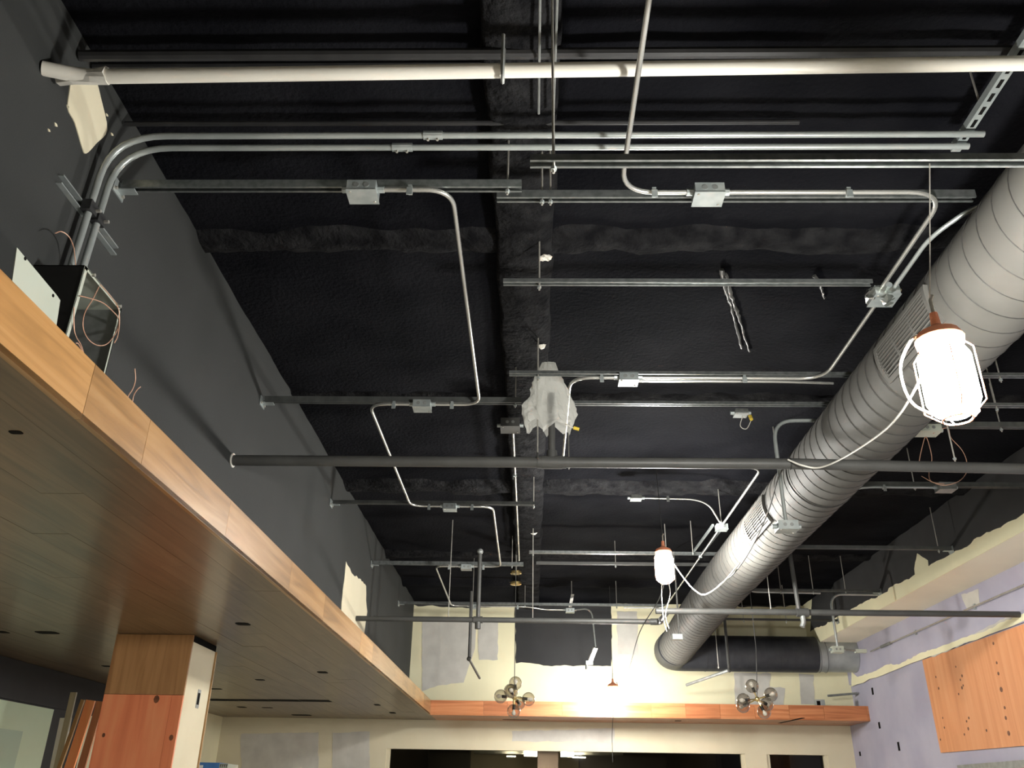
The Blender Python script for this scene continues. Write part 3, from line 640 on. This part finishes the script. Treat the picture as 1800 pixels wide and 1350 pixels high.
for yy in (2.845, 2.92):
    c = MB().box((XW+.025, yy-.03, 3.77), (XW+.066, yy+.03, 3.82)).build('clamp', 'pipebk', t, smooth=0); MB().cyl((XW+.066, yy+.02, 3.795), (XW+.085, yy+.02, 3.795), .008, 6).build('clamp_bolt', 'rod', c)
t = thing('white_pipe', (0, 2.445, 4.1), 'cream white pipe across the top with a taped left end', 'pipe')
pe = at(75,120,X=XW); pk = at(150,135,Y=2.445)
MB().tube(fillet([pe, pk, at(900,124,Y=2.445), (3.2, 2.445, 4.19)], .05, 4), .029, 14).build('pipe', 'white', t, smooth=60)
mb = MB(); mb.tube([pk+V(-.11, .02, .02), pk+V(-.05, .0, .005), pk+V(.03, 0, 0), pk+V(.09, 0, .002)], lambda u: .033+.004*math.sin(u*9), 12)
for v in mb.v: v += Vector((noise.noise(v*40), noise.noise(v*40+V(3, 1, 0)), noise.noise(v*40+V(0, 3, 2))))*.012
mb.build('tape_wrap', 'cordw', t, smooth=0)
hx = at(884,120,Y=2.445).x; mb = MB(); mb.tube([(hx, 2.41, 4.30), (hx, 2.408, 4.14), (hx, 2.425, 4.105), (hx, 2.445, 4.096), (hx, 2.465, 4.105), (hx, 2.482, 4.14), (hx, 2.48, 4.30)], .008, 6); mb.build('hanger_strap', 'galvdull', t)
for yy, zz, r_, lab, x1 in ((2.56, 4.36, .024, 'upper black painted pipe behind the white pipe', 4.3), (2.66, 4.40, .02, 'lower black painted pipe behind the white pipe', 4.3), (2.98, 4.38, .012, 'thin black conduit above the trunk conduits', 1.2)):
    mb = MB(); mb.tube([(XW+.01, yy, zz), (x1, yy, zz)], r_, 10); one('black_pipe', mb, 'pipebk', lab, 'pipe')
for x, lab in ((.02, 'thin green-grey line left of the hanging rod at the top'), (.085, 'thin green-grey line right of the hanging rod at the top')):
    mb = MB(); mb.tube([(x, -.5, 4.32), (x, 2.86, 4.32)], .0055, 6); one('support_wire', mb, 'galvdull', lab, 'wire')

# open electrical box on the black wall, its cover and copper wires
t = thing('electrical_box', (-1.795, 2.84, ST), 'open black electrical box mounted on the wall above the soffit', 'electrical box')
bx0, bx1, by0, by1, bz1 = XW+.001, -1.70, 2.68, 3.0, 3.40
MB().box((bx0, by0, ST+.001), (bx1, by0+.004, bz1)).build('side_panel', 'blackm', t, smooth=0)
MB().box((bx0, by1-.004, ST+.001), (bx1, by1, bz1)).build('side_panel', 'galvdull', t, smooth=0)
MB().box((bx0, by0, bz1-.004), (bx1, by1, bz1)).build('top_panel', 'blackm', t, smooth=0)
MB().box((bx0, by0, ST+.001), (bx0+.004, by1, bz1)).build('back_panel', 'wallblack', t, smooth=0)
MB().box((bx0+.004, by0+.005, bz1-.008), (bx1-.003, by1-.005, bz1-.0045)).build('inner_liner', 'cover', t, smooth=0)
mb = MB(); mb.box((bx1-.002, by0-.001, ST+.001), (bx1, by0+.022, bz1)); mb.box((bx1-.002, by1-.012, ST+.001), (bx1, by1, bz1)); mb.box((bx1-.002, by0, bz1-.014), (bx1, by1, bz1+.001)); fr = mb.build('front_rim', 'cover', t, smooth=0)
MB().box((bx1-.06, by0+.004, ST+.001), (bx1-.002, by0+.009, ST+.26)).build('inner_flange', 'cover', t, smooth=0)
for y in (by0+.06, by1-.03): MB().cyl((bx1, y, bz1-.006), (bx1+.012, y, bz1-.006), .007, 6).build('screw', 'rod', fr)
t = thing('box_cover', (-1.62, 2.32, ST), 'pale grey cover plate leaning on the soffit beside the open box', 'cover plate')
P = [at(x, y, X=-1.62) for x, y in ((30,435),(100,519),(106,528),(104,585),(28,510))]; P[3].z = ST+.002; P[4].z = ST+.002
cv = MB().prism(P, (-.003, 0, 0)).build('plate', 'cover', t, smooth=0)
for x, y in ((45,451),(94,516)):
    p = at(x, y, X=-1.62); MB().cyl(p+V(-.001, 0, -.008), p+V(.002, 0, -.008), .006, 8).build('screw_hole', 'black', t)
def wire(label, pix, X, r=.0022, mat='copper', z=None):
    P = [at(x, y, X=X if not isinstance(X, (list, tuple)) else X[i]) for i, (x, y) in enumerate(pix)]
    mb = MB(); mb.tube(spline(P, 7), r, 6); return one('copper_wire', mb, mat, label, 'wire', 'loose copper wires')
wire('large loop of copper wire hanging from the open box', [(174,504),(163,526),(149,550),(146,575),(155,596),(172,607),(190,603),(206,580),(208,560),(196,545),(180,532),(160,525),(140,520)], -1.69)
wire('copper wire twisted down the far edge of the open box', [(176,500),(192,518),(207,540),(210,565),(207,590),(201,603)], -1.685)
wire('copper wire drooping out of the box bottom', [(130,540),(130,572),(133,590),(142,606),(147,622),(138,605),(133,603)], -1.69)
wire('copper wire sticking up beside the trunk conduits', [(97,410),(108,407),(121,416),(129,433),(132,455),(133,468)], -1.83)
wire('single copper wire rising from the soffit, taller one', [(221,712),(225,697),(233,684),(238,668),(237,648)], -1.56)
wire('single copper wire rising from the soffit, shorter one', [(231,722),(233,705),(235,695),(241,685),(247,680)], -1.56)

# ------------------------------------------------------------------ dark pipes
ZP = 3.478; YP = 5.03; RP = .034
t = thing('sprinkler_pipe', (1.2, YP, ZP), 'large dark grey pipe crossing the room in front of the duct', 'pipe', 'dark sprinkler pipes')
MB().tube([(XW+.001, YP, 3.505), (1.6, YP, 3.508), (XR-.03, YP, ZP-.02)], RP, 16).build('pipe', 'pipe', t, smooth=60)
MB().cyl((XW+.001, YP, 3.505), (XW+.008, YP, 3.505), RP+.012, 16).build('wall_ring', 'cordw', t)
tx = at(970,812,Y=YP).x; zt = 3.507
tee = MB().tube([(tx-.065, YP, zt), (tx+.065, YP, zt)], RP+.008, 16).build('tee', 'pipe', t)
MB().cyl((tx, YP, zt), (tx, YP, zt+.075), .033, 14).build('tee_branch', 'pipe', tee)
for s_ in (-1, 1): MB().cyl((tx+s_*.062, YP, zt), (tx+s_*.09, YP, zt), RP+.005, 16).build('collar', 'pipe', tee)
MB().cyl((tx, YP, zt+.07), (tx, YP, 3.98), .022, 14).build('riser', 'pipe', t)
xh = at(945,805,Y=YP).x
MB().tube([(xh, YP-.036, zt+.01), (xh, YP-.03, zt+.03), (xh, YP, zt+.06)], .008, 6).build('hanger_ring', 'pipe', t); rod(t, xh, YP, zt+.05, CZ-.09, False)
x2 = at(1388,812,Y=YP).x; MB().cyl((x2-.004, YP, 3.508), (x2+.004, YP, 3.508), RP+.004, 16).build('joint_ring', 'blackm', t)
for s_ in (at(1680,815,Y=YP).x,): rod(t, s_, YP, 3.53)
# plastic bag over the head of the riser
def bag():
    mb = MB(); n, m = 30, 22; c = Vector((tx-.015, YP+.022, 0)); zt0, zt1 = 3.74, 4.22
    for i in range(m+1):
        u = i/m; z = zt1+(zt0-zt1)*u
        r = .045+.075*math.sin(min(1, u*3.0)*math.pi/2) - .02*math.sin(u*7) + (.03 if u > .6 else 0)*math.sin((u-.6)*5)
        for k in range(n):
            a = 2*math.pi*k/n
            rr = r*(1+.28*noise.noise(Vector((math.cos(a)*2.2, math.sin(a)*2.2, u*3.5+4)))+.16*noise.noise(Vector((math.cos(a)*6, math.sin(a)*6, u*11))))
            dz = (.10*noise.noise(Vector((math.cos(a)*2.5, math.sin(a)*2.5, 9))) if u > .75 else 0)*(u-.75)*4
            mb.v.append(c+Vector((math.cos(a)*rr, math.sin(a)*rr*.36, z+dz)))
    for i in range(m):
        for k in range(n):
            k2 = (k+1) % n; mb.f.append((i*n+k, i*n+k2, (i+1)*n+k2, (i+1)*n+k))
    mb.f.append(tuple(range(n)))
    return mb
one('plastic_bag', bag(), 'film', 'crumpled clear plastic bag tied over the riser of the dark pipe', 'bag', smooth=0)
mb = MB(); mb.tube(spline([(tx+.06, YP, 3.80), (tx+.11, YP, 3.755), (tx+.145, YP, 3.74)], 5), .0045, 6); tw = one('tie_wire', mb, 'cordw', 'short wire with a yellow cap beside the plastic bag', 'wire')
MB().cyl((tx+.14, YP, 3.743), (tx+.175, YP, 3.732), .011, 8).build('wire_nut', 'yellow', tw)
# far pipes
ZQ = 3.335
t = thing('sprinkler_pipe', (-.3, 9.35, ZQ), 'far dark pipe from the black wall to the elbow at the duct', 'pipe', 'dark sprinkler pipes')
MB().tube([(XW+.001, 9.35, ZQ), (1.3, 9.35, ZQ)], .028, 12).build('pipe', 'pipe', t, smooth=60)
xd = at(843,1000,Y=9.35).x
MB().tube([(xd, 9.35, 4.06), (xd, 9.35, 3.245)], .023, 12).build('drop', 'pipe', t, smooth=60); MB().cyl((xd, 9.35, 3.24), (xd, 9.35, 3.31), .032, 12).build('end_cap', 'pipe', t)
MB().sphere((xd, 9.35, 4.08), .035, 10, 8).build('swivel', 'galvdull', t); MB().cyl((xd-.05, 9.35, ZQ), (xd+.05, 9.35, ZQ), .036, 12).build('tee', 'pipe', t)
MB().tube(fillet([(1.27, 9.35, ZQ), (1.37, 9.35, ZQ), (1.37, 9.2, ZQ)], .06), .034, 12).build('elbow', 'pipe', t); rod(t, .01, 9.35, ZQ+.02, CZ-.09, False); rod(t, -.9, 9.35, ZQ+.02, CZ-.02, False)
t = thing('sprinkler_pipe', (3, 8.77, ZQ), 'far dark pipe passing under the duct to the lavender wall', 'pipe', 'dark sprinkler pipes')
MB().tube([(1.25, 8.77, ZQ), (XR-.03, 8.77, ZQ+.005)], .03, 12).build('pipe', 'pipe', t, smooth=60)
x4 = at(1410,1075,Y=8.77).x
MB().cyl((x4-.06, 8.77, ZQ), (x4+.06, 8.77, ZQ), .042, 12).build('tee', 'pipe', t); MB().tube([(x4-.05, 8.77, 4.0), (x4-.03, 8.77, ZQ)], .022, 10).build('drop', 'pipe', t)
MB().tube([(x4, 8.77, ZQ), (x4, 8.77, ZQ-.10), (x4-.02, 8.77, ZQ-.14)], .026, 10).build('plug', 'galvdull', t); rod(t, at(1355,1070,Y=8.77).x, 8.77, ZQ, 4.0, False)
MB().tube(fillet([(1.37, 9.2, ZQ), (1.37, 9.0, ZQ), (1.37, 8.8, ZQ)], .05), .028, 10).build('link', 'pipe', t)
mb = MB(); mb.tube(fillet([at(1312,1035,Z=4.0), at(1325,1040,Z=4.0), at(1400,1042,Z=4.0)+V(.3, 0, 0)], .05), .014, 8); one('grey_conduit', mb, 'emtgrey', 'grey conduit curving right from behind the duct toward the sprinkler drop', 'conduit')
for (p0_, p1_, p2_, Y_, Ye, x_, lab) in (((828,1045), (825,1158), (843,1192), 11.0, 12.2, 0, 'thin dark drop pipe left with its end bent toward the far wall'), ((1272,1060), (1281,1178), (1207,1204), 12.3, 13.2, 0, 'thin dark drop pipe in front of the cross duct with a bent end')):
    a = at(*p0_, Y=Y_); b = at(*p1_, Y=Y_); c = at(*p2_, Y=Ye); b.x = a.x = (a.x+b.x)/2
    t = thing('drop_pipe', b, lab, 'pipe'); 
    MB().tube([(a.x, a.y, 4.0 if Y_ < 12 else a.z), b], .017 if Y_ < 12 else .02, 8).build('vertical', 'pipe', t); MB().tube([b, c], .016 if Y_ < 12 else .022, 8).build('arm', 'pipe' if Y_ < 12 else 'galvdull', t); MB().sphere(b, .03, 10, 8).build('elbow', 'pipe', t)
    rod(t, b.x-(.14 if Y_ > 12 else -.02), b.y+.02, b.z+.02, CZ-.02)

# ------------------------------------------------------------------ duct
DX, DZ, DR = 2.15, 3.815, .258
def daxis(y):
    k = max(0, min(1, (y-8)/5)); return Vector((DX-.02*k, y, DZ-.16*k*k))
t = thing('spiral_duct', (DX, 6, DZ-DR), 'large grey spiral duct running down the right side of the room', 'duct')
path = [daxis(y) for y in [-2+.5*k for k in range(31)]]+[daxis(13.2)]
MB().tube(path, DR, 48).build('duct_body', 'duct', t, smooth=60)
mb = MB(); n = 0; P = []
for k in range(int((13.1+1.5)/.135*36)):
    y = -1.5+k*.135/36; a = 2*math.pi*k/36; c = daxis(y); P.append(c+Vector((math.cos(a), 0, math.sin(a)))*(DR+.0005))
mb.tube(P, .0032, 5); sm = mb.build('spiral_seam', 'seam', t, smooth=80)
# couplings and louvred registers
for y in (6.05, 8.95):
    MB().tube([daxis(y-.006), daxis(y+.006)], DR+.006, 40).build('joint_ring', 'seam', t, smooth=60)
def grille(y0, y1, a0, a1, nsl):
    g = MB(); P = lambda a, y, h: daxis(y)+Vector((math.cos(a), 0, math.sin(a)))*(DR+h)
    def patch(mb, A0, A1, Ya, Yb, h0, h1, n=6):
        o = len(mb.v)
        for i in range(n+1):
            a = A0+(A1-A0)*i/n
            for y, h in ((Ya, h0), (Yb, h0), (Yb, h1), (Ya, h1)): mb.v.append(P(a, y, h))
        for i in range(n):
            for k in range(4): k2 = (k+1) % 4; mb.f.append((o+i*4+k, o+i*4+k2, o+i*4+4+k2, o+i*4+4+k))
        mb.f.append((o, o+1, o+2, o+3)); mb.f.append((o+n*4, o+n*4+1, o+n*4+2, o+n*4+3))
    patch(g, a0, a1, y0, y1, .001, .006); back = g.build('register_back', 'blackm', t, smooth=0)
    f_ = MB(); e = .09
    patch(f_, a0-e, a0, y0-.03, y1+.03, 0, .022); patch(f_, a1, a1+e, y0-.03, y1+.03, 0, .022); patch(f_, a0, a1, y0-.03, y0, 0, .022); patch(f_, a0, a1, y1, y1+.03, 0, .022)
    f_.build('register_frame', 'duct', t, smooth=0)
    for i in range(nsl):
        a = a0+(a1-a0)*(i+.5)/nsl; s_ = MB(); w_ = (a1-a0)/nsl*.2; patch(s_, a-w_, a+w_, y0, y1, .004, .02, 2); s_.build('register_slat', 'duct', t, smooth=0)
    for i in (1, 2): 
        y = y0+(y1-y0)*i/3; s_ = MB(); patch(s_, a0, a1, y-.006, y+.006, .004, .017, 4); s_.build('register_bar', 'duct', t, smooth=0)
R_ = math.radians
grille(3.55, 4.15, R_(176), R_(212), 9)
grille(6.75, 7.35, R_(172), R_(212), 9)
t2 = thing('cross_duct', (3.1, 13.5, 3.38), 'charcoal cross duct along the far wall with a bare metal end', 'duct')
CR = .258; CYD = 13.50; CZD = 3.645
pth = fillet([daxis(13.0)+V(-.02, 0, 0), V(DX-.06, CYD, CZD), V(2.75, CYD, CZD)], .30, 10)
MB().tube([V(DX-.04, 12.98, CZD+.01)]+pth[1:], lambda u: CR+.004, 36).build('elbow', 'ductbk', t2, smooth=60)
MB().tube([(2.6, CYD, CZD), (at(1432,1150,Y=CYD).x, CYD, CZD)], CR+.003, 36).build('painted_section', 'ductbk', t2, smooth=60)
MB().tube([(at(1425,1150,Y=CYD).x, CYD, CZD-.005), (XR-.03, CYD, CZD-.005)], CR-.012, 36).build('bare_section', 'galvsm', t2, smooth=60)
P = []
for k in range(int(1.9/.1*24)):
    x = 2.55+k*.1/24; a = 2*math.pi*k/24; P.append(Vector((x, CYD+math.cos(a)*(CR+.003), CZD+math.sin(a)*(CR+.003))))
MB().tube(P, .003, 4).build('spiral_seam', 'ductbk', t2, smooth=80)
for x in (2.05, 2.62): MB().tube([(x-.005, CYD, CZD), (x+.005, CYD, CZD)], CR+.008, 36).build('joint_ring', 'ductbk', t2) if x > 2.5 else None

# ------------------------------------------------------------------ hanging boxes
xb = 1.735
conduit('conduit dropping beside the duct to the hanging box', [(2.35, 5.7, 4.10), (xb, 5.7, 4.095), (xb, 5.7, 3.34)], (), .16, .0135, 'emtgrey')
jbox('grey box hanging beside the duct below the large pipe', xb, 5.7, 3.305, .135, .11, .06, mat='galv')
p = at(1190,1120,Y=10.6); t = thing('junction_box', p, 'small box hanging on a rod in front of the far duct bend', 'junction box', 'steel junction boxes')
MB().cbox(p, (.12, .1, .06)).build('box_body', 'galv', t, smooth=0); MB().cyl(p+V(.03, 0, .03), (p.x+.03, p.y, CZ-.02), .011, 8).build('stem', 'emt', t)
MB().cbox(p+V(0, 0, -.031), (.126, .106, .003)).build('cover_plate', 'galv', t, smooth=0)
p = at(1470,1142,Y=10.75); 
conduit('conduit bending down in front of the cream bulkhead', [(XB-.05, 10.75, 3.955), (p.x+.02, 10.75, 3.955), (p.x+.02, 10.75, p.z+.03)], (), .16, .0145, 'emtgrey')
jbox('pale box at the end of the conduit by the bare duct', p.x+.01, 10.75, p.z, .13, .1, .07, mat='cover')
t = thing('wall_fitting', p+V(.3, .1, 0), 'small pale fitting beside the pale box near the wall', 'fitting')
MB().cyl(p+V(.075, 0, 0), p+V(.25, .05, 0), .012, 8).build('arm', 'galvdull', t); MB().cbox(p+V(.31, .06, -.005), (.13, .06, .04)).build('head', 'cover', t, smooth=0)
p = at(1308,722,Z=4.42); jbox('small ceiling box with a yellow wire connector', p.x-.03, p.y, 4.40, .1, .1, .035, mat='galvdull')
mb = MB(); mb.tube(spline([p+V(-.02, -.02, -.05), p+V(-.03, .05, -.11), p+V(.02, .06, -.13), p+V(.06, .02, -.06)], 5), .003, 6); tw = one('connector_wire', mb, 'cordw', 'white wire loop with yellow connector at the ceiling box', 'wire')
MB().cyl(p+V(.05, .0, -.075), p+V(.05, .03, -.03), .014, 8).build('wire_connector', 'yellow', tw)
# dark ceiling box, thin conduit along the beam and the brass-banded fitting
p = at(897,752,Z=4.27); jbox('dark ceiling box on the beam right of the left conduit', p.x, p.y, 4.29, .15, .15, .07, mat='pipe')
conduit('thin conduit along the beam from the dark box to the brass fitting', [(p.x+.02, p.y+.07, 4.28), (p.x+.02, 8.0, 4.28), (p.x+.02, 10.5, 4.28)], [(p.x+.02, 7.4, 4.28, 'Y')], .1, .0105, 'emt')
q = at(907,1000,Z=4.2); t = thing('pendant_canopy', q, 'brass-banded ceiling canopy where the left pendant hangs', 'canopy')
MB().lathe((q.x, q.y, 4.0), [(.06, 0), (.07, .005), (.07, .03), (.06, .035)], 16).build('lower_band', 'brass', t); MB().lathe((q.x, q.y, 4.035), [(.055, 0), (.055, .1)], 16).build('glass_body', 'smoke', t)
MB().lathe((q.x, q.y, 4.135), [(.06, 0), (.07, .005), (.07, .03), (.06, .035)], 16).build('upper_band', 'brass', t); MB().cyl((q.x, q.y, 4.17), (q.x, q.y, CZ-.08), .012).build('stem', 'rod', t)

# ------------------------------------------------------------------ pendants of smoky globes
def chandelier(lab, Y_, cord_px, hub_px, globes, topz=CZ-.03):
    hub = at(*hub_px, Y=Y_); t = thing('globe_pendant', hub-V(0, 0, .2), lab, 'pendant light', 'smoky globe pendants')
    MB().sphere(hub, .028, 12, 8).build('hub', 'brass', t)
    cp = at(*cord_px, Y=Y_); MB().tube([hub, cp+V(0, 0, .05), (cp.x, Y_, topz)], .0045, 6).build('cord', 'cordb', t)
    for gx, gy, dy in globes:
        c = at(gx, gy, Y=Y_+dy); d = (c-hub).normalized(); 
        a = MB().cyl(hub, c-d*.05, .007, 8).build('arm', 'brass', t)
        MB().cyl(c-d*.07, c-d*.015, .017, 10).build('socket', 'blackm', a); MB().lathe(c-d*.018, [(.009, 0), (.011, .012), (.022, .03), (.024, .045), (.016, .06), (.004, .066)], 12, d).build('bulb', 'whitep', a)
        MB().sphere(c, .074, 22, 14).build('glass_globe', 'smoke', t, smooth=80)
chandelier('pendant of smoky glass globes hanging left over the far soffit', 10.07, (905,1150), (904,1226), [(906,1201,.0), (880,1224,.02), (929,1229,.02), (903,1250,-.02), (899,1215,-.16), (897,1214,.17), (912,1236,.17)])
chandelier('pendant of smoky glass globes hanging right near the lavender wall', 10.0, (1330,1150), (1331,1229), [(1322,1206,0), (1355,1221,-.08), (1307,1231,-.05), (1306,1241,.14), (1343,1251,-.03), (1348,1238,.17)])

# ------------------------------------------------------------------ work lamps on their cord
def lamp(lab, c, r, h, bm='bulb'):
    c = Vector(c); t = thing('work_lamp', c-V(0, 0, h/2), lab, 'work lamp', 'string of work lamps')
    MB().lathe(c-V(0, 0, h/2), [(r*.45, .0), (r*.8, h*.06), (r, h*.2), (r, h*.8), (r*.8, h*.94), (r*.5, h)], 20).build('bulb', bm, t, smooth=60)
    MB().lathe(c+V(0, 0, h/2), [(r*.9, 0), (r*.95, .02), (r*.8, .045), (r*.4, .06), (r*.2, .075), (r*.16, .12)], 18).build('cap', 'orangep', t)
    R2 = r*1.16; cg = MB()
    for k in range(6):
        a = k*math.pi/3+.3; d = V(math.cos(a), math.sin(a), 0)
        cg = MB(); cg.tube([c+d*r*.7+V(0, 0, h/2+.01), c+d*R2+V(0, 0, h*.36), c+d*R2-V(0, 0, h*.38), c+d*r*.55-V(0, 0, h/2+.012)], .0026, 6); cg.build('guard_rib', 'orangep', t)
    ring = [c+V(math.cos(a)*r*.55, math.sin(a)*r*.55, -h/2-.012) for a in [2*math.pi*k/16 for k in range(17)]]
    MB().tube(ring, .003, 6).build('guard_ring', 'orangep', t)
    MB().tube([c+V(0, 0, h/2+.11), c+V(0, 0, h/2+.17), c+V(.01, 0, h/2+.19)], .006, 6).build('hook', 'rod', t)
    return t
LA = at(1668,668,Z=2.82); LB = at(1168,998,Z=3.5); LC = at(1078,1226,Y=12.45)
lamp('brightest work lamp hanging right in front of the duct', LA, .08, .25)
lamp('middle work lamp hanging left of the duct', LB, .08, .25)
lamp('farthest work lamp glowing in front of the far soffit', LC, .08, .25, 'bulbfar')
def cord(lab, P, r=.0055, mat='cordw'):
    mb = MB(); mb.tube(spline(P, 8), r, 7); return one('lamp_cord', mb, mat, lab, 'cord', 'work lamp cords')
cord('white cord from the near lamp draping under the large pipe', [at(1625,655,Y=2.5), at(1580,730,Y=3.2), at(1540,768,Y=3.8), at(1480,806,Y=4.6), at(1440,822,Y=4.88), at(1410,818,Y=4.92), at(1385,808,Y=4.97)])
cord('white cord curling around the left of the near lamp', [at(1615,590,Y=2.5), at(1600,600,Y=2.5), at(1583,640,Y=2.5), at(1588,680,Y=2.5), at(1606,712,Y=2.5), at(1640,730,Y=2.47)], .0055)
cord('dark cord running along the duct toward the middle lamp', [at(1385,812,Y=5.15), at(1368,840,Y=5.3), at(1350,900,Y=5.8), at(1320,965,Y=6.5), at(1290,1008,Y=7.1), at(1262,1030,Y=7.4)], .005, 'cordb')
cord('pale cord end joining the duct cord to the middle lamp', [at(1300,990,Y=6.9), at(1270,1025,Y=7.3), at(1240,1045,Y=7.6), at(1222,1038,Y=7.8), at(1205,1020,Y=8.0), at(1180,985,Y=LB.y)], .006)
cord('dark cord sagging from the middle lamp to the far lamp', [at(1172,972,Y=LB.y+.1), at(1162,1045,Y=8.6), at(1125,1110,Y=9.6), at(1107,1170,Y=11.2), at(1090,1206,Y=12.4), LC+V(.05, 0, .2)], .005, 'cordb')
cord('thin dark wire hanging below the far lamp', [LC+V(0, -.02, -.13), at(1076,1290,Y=12.7), at(1077,1340,Y=12.7)], .004, 'cordb')
cord('pale wire hanging below the middle lamp, left one of two', [LB+V(-.03, 0, -.13), at(1163,1040,Y=8.1), at(1166,1085,Y=8.1), at(1172,1110,Y=8.1)], .003)
cord('pale wire hanging below the middle lamp, right one of two', [LB+V(.03, 0, -.13), at(1178,1045,Y=8.1), at(1170,1080,Y=8.1), at(1176,1105,Y=8.1)], .003)
cord('support wire holding the middle lamp from the ceiling', [LB+V(0, 0, .3), (LB.x-.02, LB.y, CZ-.02)], .003, 'cordb')
cord('support wire holding the near lamp from the low channel', [LA+V(0, 0, .3), (LA.x-.03, 2.215, 3.488)], .002, 'rod')
cord('support wire holding the far lamp from the ceiling', [LC+V(0, 0, .28), (LC.x, LC.y, CZ-.02)], .003, 'cordb')
p = at(1632,768,Y=5.76); jbox('pale box right of the duct under the near lamp', p.x, 5.76, 4.05, .16, .12, .05, mat='cover')
def ywire(label, pix, Y_, r=.0026):
    mb = MB(); mb.tube(spline([at(x, y, Y=Y_) for x, y in pix], 7), r, 6); return one('copper_wire', mb, 'copper', label, 'wire', 'loose copper wires')
ywire('large hanging loop of wire crossing the large pipe at the right', [(1640,762),(1665,752),(1672,770),(1690,790),(1699,810),(1699,830),(1685,846),(1660,853),(1640,848),(1620,837)], 5.74)
ywire('thin inverted loop of wire below the pale box by the near lamp', [(1615,815),(1620,790),(1627,768),(1634,785),(1638,808),(1633,830),(1637,846),(1660,851)], 5.77)
p = at(1660,858,Z=4.05); jbox('pale box on the channel right of the duct below the large pipe', p.x, 7.0, 4.05, .14, .11, .06, mat='galvdull')
conduit('grey conduit along the channel below the large pipe right of the duct', [(2.55, 7.3, 4.0), (2.75, 7.0, 4.05), (p.x-.07, 7.0, 4.05)], [(3.0, 7.0, 4.05)], .2, .0115, 'emtgrey')
p = at(1425,1237,Y=13.6); q = at(1440,1229,Y=13.6)
mb = MB(); mb.cbox((p.x+.12, 13.55, ST+.05), (.13, .08, .1)); nb_ = one('soffit_box', mb, 'galv', 'small steel box on top of the far soffit at the right', 'junction box', smooth=0)
MB().cbox((p.x+.09, 13.508, ST+.05), (.05, .004, .06)).build('box_opening', 'black', nb_, smooth=0)
a = at(1455,1223,Y=13.6); mb = MB(); mb.tube([a, (XR-.03, 13.6, a.z+.04)], .016, 8); one('stub_pipe', mb, 'galvdull', 'short pale pipe stub poking out of the lavender wall above the soffit', 'pipe')
# pale drip streaks on the ceiling right of the beam, hanger blobs where rods meet it
for k_, P in enumerate(([(1268,474),(1274,505),(1285,540),(1294,575),(1304,612)], [(1276,482),(1286,520),(1298,555),(1308,590),(1318,618)], [(1430,485),(1440,500),(1450,525)])):
    mb = MB(); Q = [at(x, y, Z=CZ-.012) for x, y in P]; Q = spline(Q, 8)
    mb.tube(Q, lambda u: .012-.006*u, 6)
    for v in mb.v: v += Vector((noise.noise(v*45), noise.noise(v*45+V(3, 0, 0)), 0))*.012
    one('paint_drip', mb, 'pipe', ('left of two grey drip streaks on the ceiling above the right channel', 'right of two grey drip streaks on the ceiling above the right channel', 'short grey drip streak on the ceiling beside the duct')[k_], 'drip', smooth=60)
for x, y, lab in ((952,607,'pale foam blob at the top of the rod above the plastic bag'), (958,452,'pale blob at the top of the rod above the short channel'), (938,937,'pale blob at the top of the rod above the far bright channel')):
    p = at(x, y, Z=CZ-.09); mb = MB(); mb.sphere(p, .03, 12, 8, (1.2, 1, .6))
    for v in mb.v: v += Vector((noise.noise(v*50), noise.noise(v*50+V(4, 0, 0)), noise.noise(v*50+V(0, 4, 0))))*.018
    one('foam_blob', mb, 'white', lab, 'blob', smooth=0)
